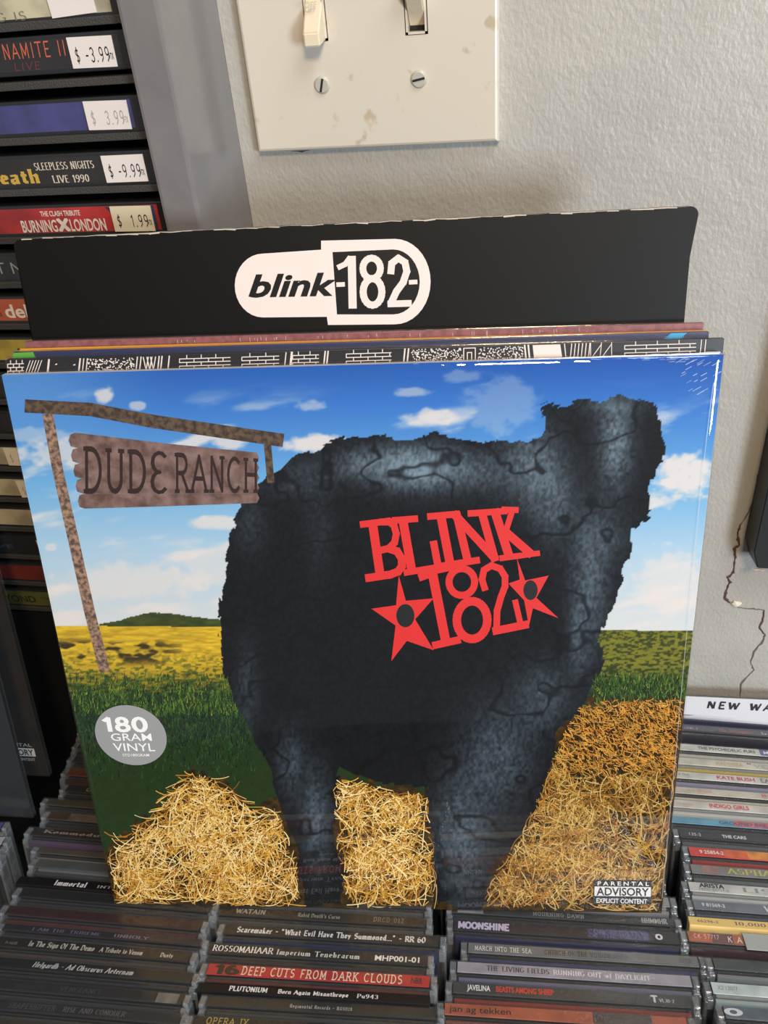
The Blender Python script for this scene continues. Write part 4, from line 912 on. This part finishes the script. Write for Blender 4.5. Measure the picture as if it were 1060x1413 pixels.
# weld seam of the wrap down the right side
SEAM = clear('wrap_seam', rough=.2, base=.2, haze=.35, bumpsc=200, hcol=(.9, .93, .96))
V, F = [], []
P = [(983, 530), (978, 570), (966, 680), (955, 800), (946, 900), (936, 1020), (926, 1130), (917, 1235)]
ribbon(V, F, P, .9); cover_mesh('wrap_seam', V, F, SEAM, -.0012)
V, F = [], []
for k in range(30):
    x = random.uniform(905, 985); y = random.uniform(495, 545); l = random.uniform(4, 12)
    if x + (y - 495) * -.9 < 900 + 8: continue
    ribbon(V, F, [(x, y), (x + l, y - l * .55)], random.uniform(.4, .9))
for k in range(14):
    x = random.uniform(520, 950); y = 499 - (x - 520) * .008 + random.uniform(-2, 4)
    ribbon(V, F, [(x, y), (x + random.uniform(3, 14), y + random.uniform(-1, 1))], .6)
cover_mesh('wrap_crease', V, F, SEAM, -.00145)

# ------------------------------------------------------------------ sleeves behind it
def sleeve_behind(off, xl_top, xr_top, thick, col, label, name='record_sleeve', height=.3165, mrough=.35, bevel=.0003, group='record sleeves leaning on the wall'):
    (u0, w0), (u1, w1) = plane_hit(*xl_top, off), plane_hit(*xr_top, off)
    an = math.atan2(w1 - w0, u1 - u0); wd = math.hypot(u1 - u0, w1 - w0)
    M = FRAME.copy(); M.translation = BL + ay * off + ax * u0 + az * w0
    e = empty(name, M @ Matrix.Rotation(-an, 4, 'Y'))
    tag(e, label, 'record sleeve' if name == 'record_sleeve' else 'divider', group)
    return e, wd
def p_rel(e, off):
    inv = e.matrix_world.inverted()
    def f(px, py):
        u_, w_ = plane_hit(px, py, off); return inv @ (BL + ay * off + ax * u_ + az * w_)
    return f
bpy.context.view_layer.update()
FILM2 = clear('thin_wrap', rough=.12, base=.02, haze=.015, bumpsc=160)
e, wd = sleeve_behind(.0046, (9, 496), (1000, 467), .003, None, 'wrapped record sleeve printed with black and white brick pattern, second in the stack')
box('jacket', (0, wd, 0, .003, -.308, 0), mat('black_jacket', (20, 20, 22), .4), e, .0003)
bpy.context.view_layer.update(); f = p_rel(e, .0046 )
V, F = [], []
def st(x, t):   # strip coordinates: x photo px, t 0 bottom .. 1 top
    yt = 497.5 - (x - 9) * .0303; yb = 517 - (x - 9) * .0293; return (x, yb + (yt - yb) * t)
def sl(x0, t0, x1, t1, w=1.3): 
    a, b = st(x0, t0), st(x1, t1); seg_quads(V, F, a, b, w)
def bricks(x0, x1, rows=4, bw=14):
    for r in range(1, rows): sl(x0, r / rows, x1, r / rows, 1.2)
    for r in range(rows):
        x = x0 + (bw * .5 if r % 2 else 0)
        while x < x1: sl(x, r / rows, x, (r + 1) / rows, 1.2); x += bw
def dots(x0, x1, n):
    for k in range(n):
        x = random.uniform(x0, x1); t_ = random.uniform(.08, .92); c = st(x, t_); poly_tris(V, F, ell(c[0], c[1], 1.0, 1.0, 6)[:-1])
def vbar(x, w=2.2, lean=2): sl(x, .02, x + lean, .98, w)
bricks(11, 33, 4, 8)
for x in range(36, 56, 4): sl(x, .1, x + 6, .95, 1.1)
vbar(66, 2.6); sl(77, .62, 79, .66, 1.5); sl(102, .55, 104, .58, 1.5)
vbar(109, 2.2); vbar(114, 1.4); vbar(119, 1.4); dots(122, 186, 150)
for x in (188, 193): vbar(x, 1.6)
for x in range(198, 212, 5): sl(x, .95, x + 4, .05, 1.4); sl(x + 4, .05, x + 7, .95, 1.4)
for x in (218, 222, 232): vbar(x, 1.8)
bricks(248, 318, 4, 20); bricks(334, 385, 4, 22); vbar(393, 1.4); vbar(401, 3); bricks(404, 440, 4, 16)
vbar(447, 2); vbar(451, 2); bricks(478, 540, 4, 20); vbar(557, 2); vbar(562, 2); dots(568, 638, 160)
sl(640, .9, 656, .9); sl(640, .05, 640, .9); sl(656, .05, 656, .9); sl(645, .6, 651, .6); sl(645, 0, 645, .6); sl(651, 0, 651, .6)
dots(660, 722, 140); 
for x in (726, 731): vbar(x, 2.2, -2)
poly_tris(V, F, [st(737, .04), st(776, .04), st(773, .97), st(735, .97)])
for x in (781, 787, 792, 797, 802, 807, 812): vbar(x, 1.3, -2 if x < 785 else 2)
for x in (818, 832): sl(x, .1, x + 12, .9, 1)
sl(815, 0, 815, 1, 1); sl(844, 0, 844, 1, 1); sl(828, 0, 830, 1, 1); bricks(862, 960, 4, 30)
for x in (966, 972): vbar(x, 1.2)
V, F = merge2d([tuple(f(*p).xz) for p in V], F); me = bpy.data.meshes.new('brick_print'); me.from_pydata([(x, -.0003, y) for x, y in V], [], F); link('brick_print', me, paint((226, 214, 208)), e)
box('thin_wrap', (-.0006, wd + .0006, -.0006, .0034, -.3084, .0008), FILM2, e, .0003)
# pinkish strip: the front jacket's own top edge is left plain
e, wd = sleeve_behind(.0084, (18, 486), (979, 457.5), .002, None, 'thin navy blue record sleeve with green and sky-blue corners, third in the stack')
box('jacket', (0, wd, 0, .0018, -.312, 0), mat('navy_jacket', (38, 44, 84), .4), e, .0003)
V, F = [], []
bpy.context.view_layer.update(); f = p_rel(e, .0084)
poly_tris(V, F, [(19, 487), (46, 485.5), (50, 494), (17, 495)]); me = bpy.data.meshes.new('green_corner'); me.from_pydata([tuple(f(*p) + Vector((0, -.0003, 0))) for p in V], [], F); link('green_corner', me, paint((88, 168, 52)), e)
V, F = [], []; poly_tris(V, F, [(926, 459.6), (948, 459), (938, 468), (915, 468.5)]); me = bpy.data.meshes.new('blue_corner'); me.from_pydata([tuple(f(*p) + Vector((0, -.0003, 0))) for p in V], [], F); link('blue_corner', me, paint((44, 158, 206)), e)
box('thin_wrap', (-.0004, wd + .0004, -.0005, .0022, -.3124, .0006), FILM2, e, .0003)
e, wd = sleeve_behind(.0108, (27, 481.5), (979, 455.6), .001, None, 'very thin orange-yellow record sleeve edge, fourth in the stack')
box('jacket', (0, wd, 0, .0012, -.313, 0), mat('yellow_jacket', (222, 158, 48), .45), e, .0002)
e, wd = sleeve_behind(.0124, (34, 471.5), (972, 445.5), .003, None, 'dusty rose record sleeve with worn wrap, rearmost sleeve of the stack')
box('jacket', (0, wd, 0, .0026, -.315, 0), mat('rose_jacket', (142, 84, 84), .45, var=(300, (120, 66, 70), .1)), e, .0003)
box('thin_wrap', (-.0004, wd + .0004, -.0005, .003, -.3154, .0006), FILM2, e, .0003)
V, F = [], []; bpy.context.view_layer.update(); f = p_rel(e, .0124)
for k in range(34):
    x = random.uniform(220, 830); y = 471.5 - (x - 34) * .0277; ribbon(V, F, [(x, y + random.uniform(2, 4)), (x + .5, y + random.uniform(5, 9))], .7)
me = bpy.data.meshes.new('wrap_scuffs'); me.from_pydata([tuple(f(*p) + Vector((0, -.0008, 0))) for p in V], [], F); link('wrap_scuffs', me, SEAM, e)
# black divider board with the pill logo
OFFD = .0170
e, wd = sleeve_behind(OFFD, (17, 330), (965, 284), .003, None, 'black divider board with a white pill-shaped logo, standing behind all the sleeves', 'divider_board', group=None)
bpy.context.view_layer.update(); f = p_rel(e, OFFD)
bm = bmesh.new()
c_br = f(946, 450); c_bl = f(48, 470); wdn = c_br.x - c_bl.x
pts = [(c_bl.x - .004, -.362)] + [(c_br.x - .002, -.362)] + [(wd - .002, -.02)] + [(wd - .0035 + .0035 * math.cos(a), -.0035 + .0035 * math.sin(a)) for a in [i * math.pi / 12 for i in range(7)]]
nj = 60
top = [(wd - .004 - (wd - .008) * i / nj, random.uniform(-.00025, .0001)) for i in range(nj + 1)]
pts += top + [(.0015, -.0008), (0, -.003)]
pts.append((c_bl.x * .5, c_bl.z * .5))
a_ = [bm.verts.new((x, 0, z)) for x, z in pts]; b_ = [bm.verts.new((x, .0026, z)) for x, z in pts]
bm.faces.new(a_); bm.faces.new(b_[::-1])
nn = len(pts)
for i in range(nn): bm.faces.new((a_[i], a_[(i + 1) % nn], b_[(i + 1) % nn], b_[i]))
bmesh.ops.triangulate(bm, faces=[fc for fc in bm.faces if len(fc.verts) > 4]); bmesh.ops.recalc_face_normals(bm, faces=bm.faces)
me = bpy.data.meshes.new('board'); bm.to_mesh(me); bm.free(); link('board', me, mat('black_board', (13, 13, 13), .5, spec=.25, bump=(700, .08, .0002)), e)
# worn pale top edge
V, F = [], []
for i in range(nj):
    (x0, z0), (x1, z1) = top[i], top[i + 1]; d = random.uniform(.0002, .0007) * (1 if random.random() < .75 else .2)
    b = len(V); V += [(x0, z0), (x0, z0 - d), (x1, z1 - d * random.uniform(.6, 1.2)), (x1, z1)]; F.append((b, b + 1, b + 2, b + 3))
me = bpy.data.meshes.new('worn_edge'); me.from_pydata([(x, -.00006, z) for x, z in V] , [], F)
link('worn_edge', me, mat('worn_card', (196, 184, 168), .8), e)
V = []; F = []
for i in range(nj):
    (x0, z0), (x1, z1) = top[i], top[i + 1]; b = len(V); V += [(x0, 0, z0 + .0001), (x1, 0, z1 + .0001), (x1, .0026, z1 + .0001), (x0, .0026, z0 + .0001)]; F.append((b, b + 1, b + 2, b + 3))
me = bpy.data.meshes.new('cut_edge'); me.from_pydata(V, [], F); link('cut_edge', me, mat('cut_card', (150, 140, 130), .8), e)
def c2(x, y): return (300 + x / 2.409, y / 2.409)
def bmesh_print(name, polys_fn, colr, z):
    V, F = [], []; polys_fn(V, F)
    V, F = merge2d([tuple(f(*p).xz) for p in V], F)
    me = bpy.data.meshes.new(name); me.from_pydata([(x, z, y) for x, y in V], [], F); return link(name, me, paint(colr, .4), e)
def pill(V, F):
    pts = arc(152, 949, 94, 107, 92, 268, 16)[::-1]
    P_ = [(x, y) for x, y in arc(152, 948, 94, 107, 270, 90, 16)]            # left cap, top to bottom through the left
    right = arc(590, 936, 119, 142, -90, 90, 18)
    P_ = [(345, 830), (345, 800)] + right + [(368, 1080), (364, 1053)] + [(x, y) for x, y in arc(152, 949, 94, 106, 90, 270, 16)]
    poly_tris(V, F, [c2(*p) for p in P_])
bmesh_print('pill_logo', pill, (228, 216, 210), -.0001)
def inner(V, F):
    P_ = [(383, 838)] + arc(585, 937, 88, 108, -90, 90, 16) + [(398, 1045)]
    poly_tris(V, F, [c2(*p) for p in P_])
bmesh_print('logo_window', inner, (14, 14, 14), -.00016)
def word(V, F): put(V, F, 'boldital', 'blink', bil(104, 986, 396, 980, 396, 904, 104, 912, c2))
bmesh_print('logo_lettering', word, (22, 22, 22), -.00022)
def num(V, F):
    def r2(pts, t): ribbon(V, F, [c2(*p) for p in pts], t / 2.409)
    r2([(404, 888), (425, 878), (440, 858)], 18); r2([(447, 858), (450, 1018)], 27)
    r2(ell(513, 892, 29, 34, 20), 22); r2(ell(516, 970, 31, 44, 20), 23)
    r2([(577, 905), (580, 875), (602, 858), (624, 872), (630, 902), (618, 938), (596, 968), (578, 1006)], 23); r2([(572, 1010), (640, 1008)], 22)
    r2([(400, 946), (420, 945)], 15); r2([(641, 938), (661, 937)], 15)
bmesh_print('logo_lettering', num, (228, 216, 210), -.00022)

# ------------------------------------------------------------------ two dark sleeves at the lower left
def low_sleeve(cpx, cpy, lean, yaw, m, label, sticker=None, z=-.3655):
    P = on_z(cpx, cpy, z)
    M = Matrix.Translation(P) @ Matrix.Rotation(yaw, 4, 'Z') @ Matrix.Rotation(-lean, 4, 'X')
    e = empty('record_sleeve', M); tag(e, label, 'record sleeve', 'dark record sleeves at the left edge')
    box('jacket', (-.311, 0, 0, .003, 0, .311), m, e, .0003)
    box('thin_wrap', (-.3115, .0006, -.0006, .0035, -.0006, .3115), FILM2, e, .0004)
    if sticker:
        V, F = [], []
        rect(V, F, -.034, -.006, .0156, .0222)
        mesh2d('advisory_label', V, F, lambda x, y: (x, -.0002, y), paint((190, 186, 178)), e)
        V, F = [], []; add_print(V, F, 'bold', 'ADVISORY', -.033, -.007, .0165, .0213); mesh2d('advisory_lettering', V, F, lambda x, y: (x, -.0003, y), paint((20, 20, 20)), e)
        V, F = [], []; add_print(V, F, 'bold', 'PARENTAL', -.033, -.007, .0236, .0262); add_print(V, F, 'bold', 'EXPLICIT CONTENT', -.033, -.007, .0118, .0142); mesh2d('advisory_lettering', V, F, lambda x, y: (x, -.0002, y), paint((150, 146, 138)), e)
    return e
low_sleeve(68, 1070, math.radians(12), .06, mat('brown_mottled_jacket', (32, 22, 13), .6, var=(45, (12, 9, 8), .15)), 'dark brown wrapped record sleeve with a small advisory label, behind the teal one', True)
low_sleeve(45, 1127, math.radians(13), .06, mat('dark_teal_jacket', (9, 15, 17), .6), 'near-black teal wrapped record sleeve, nearest at the left photo edge')
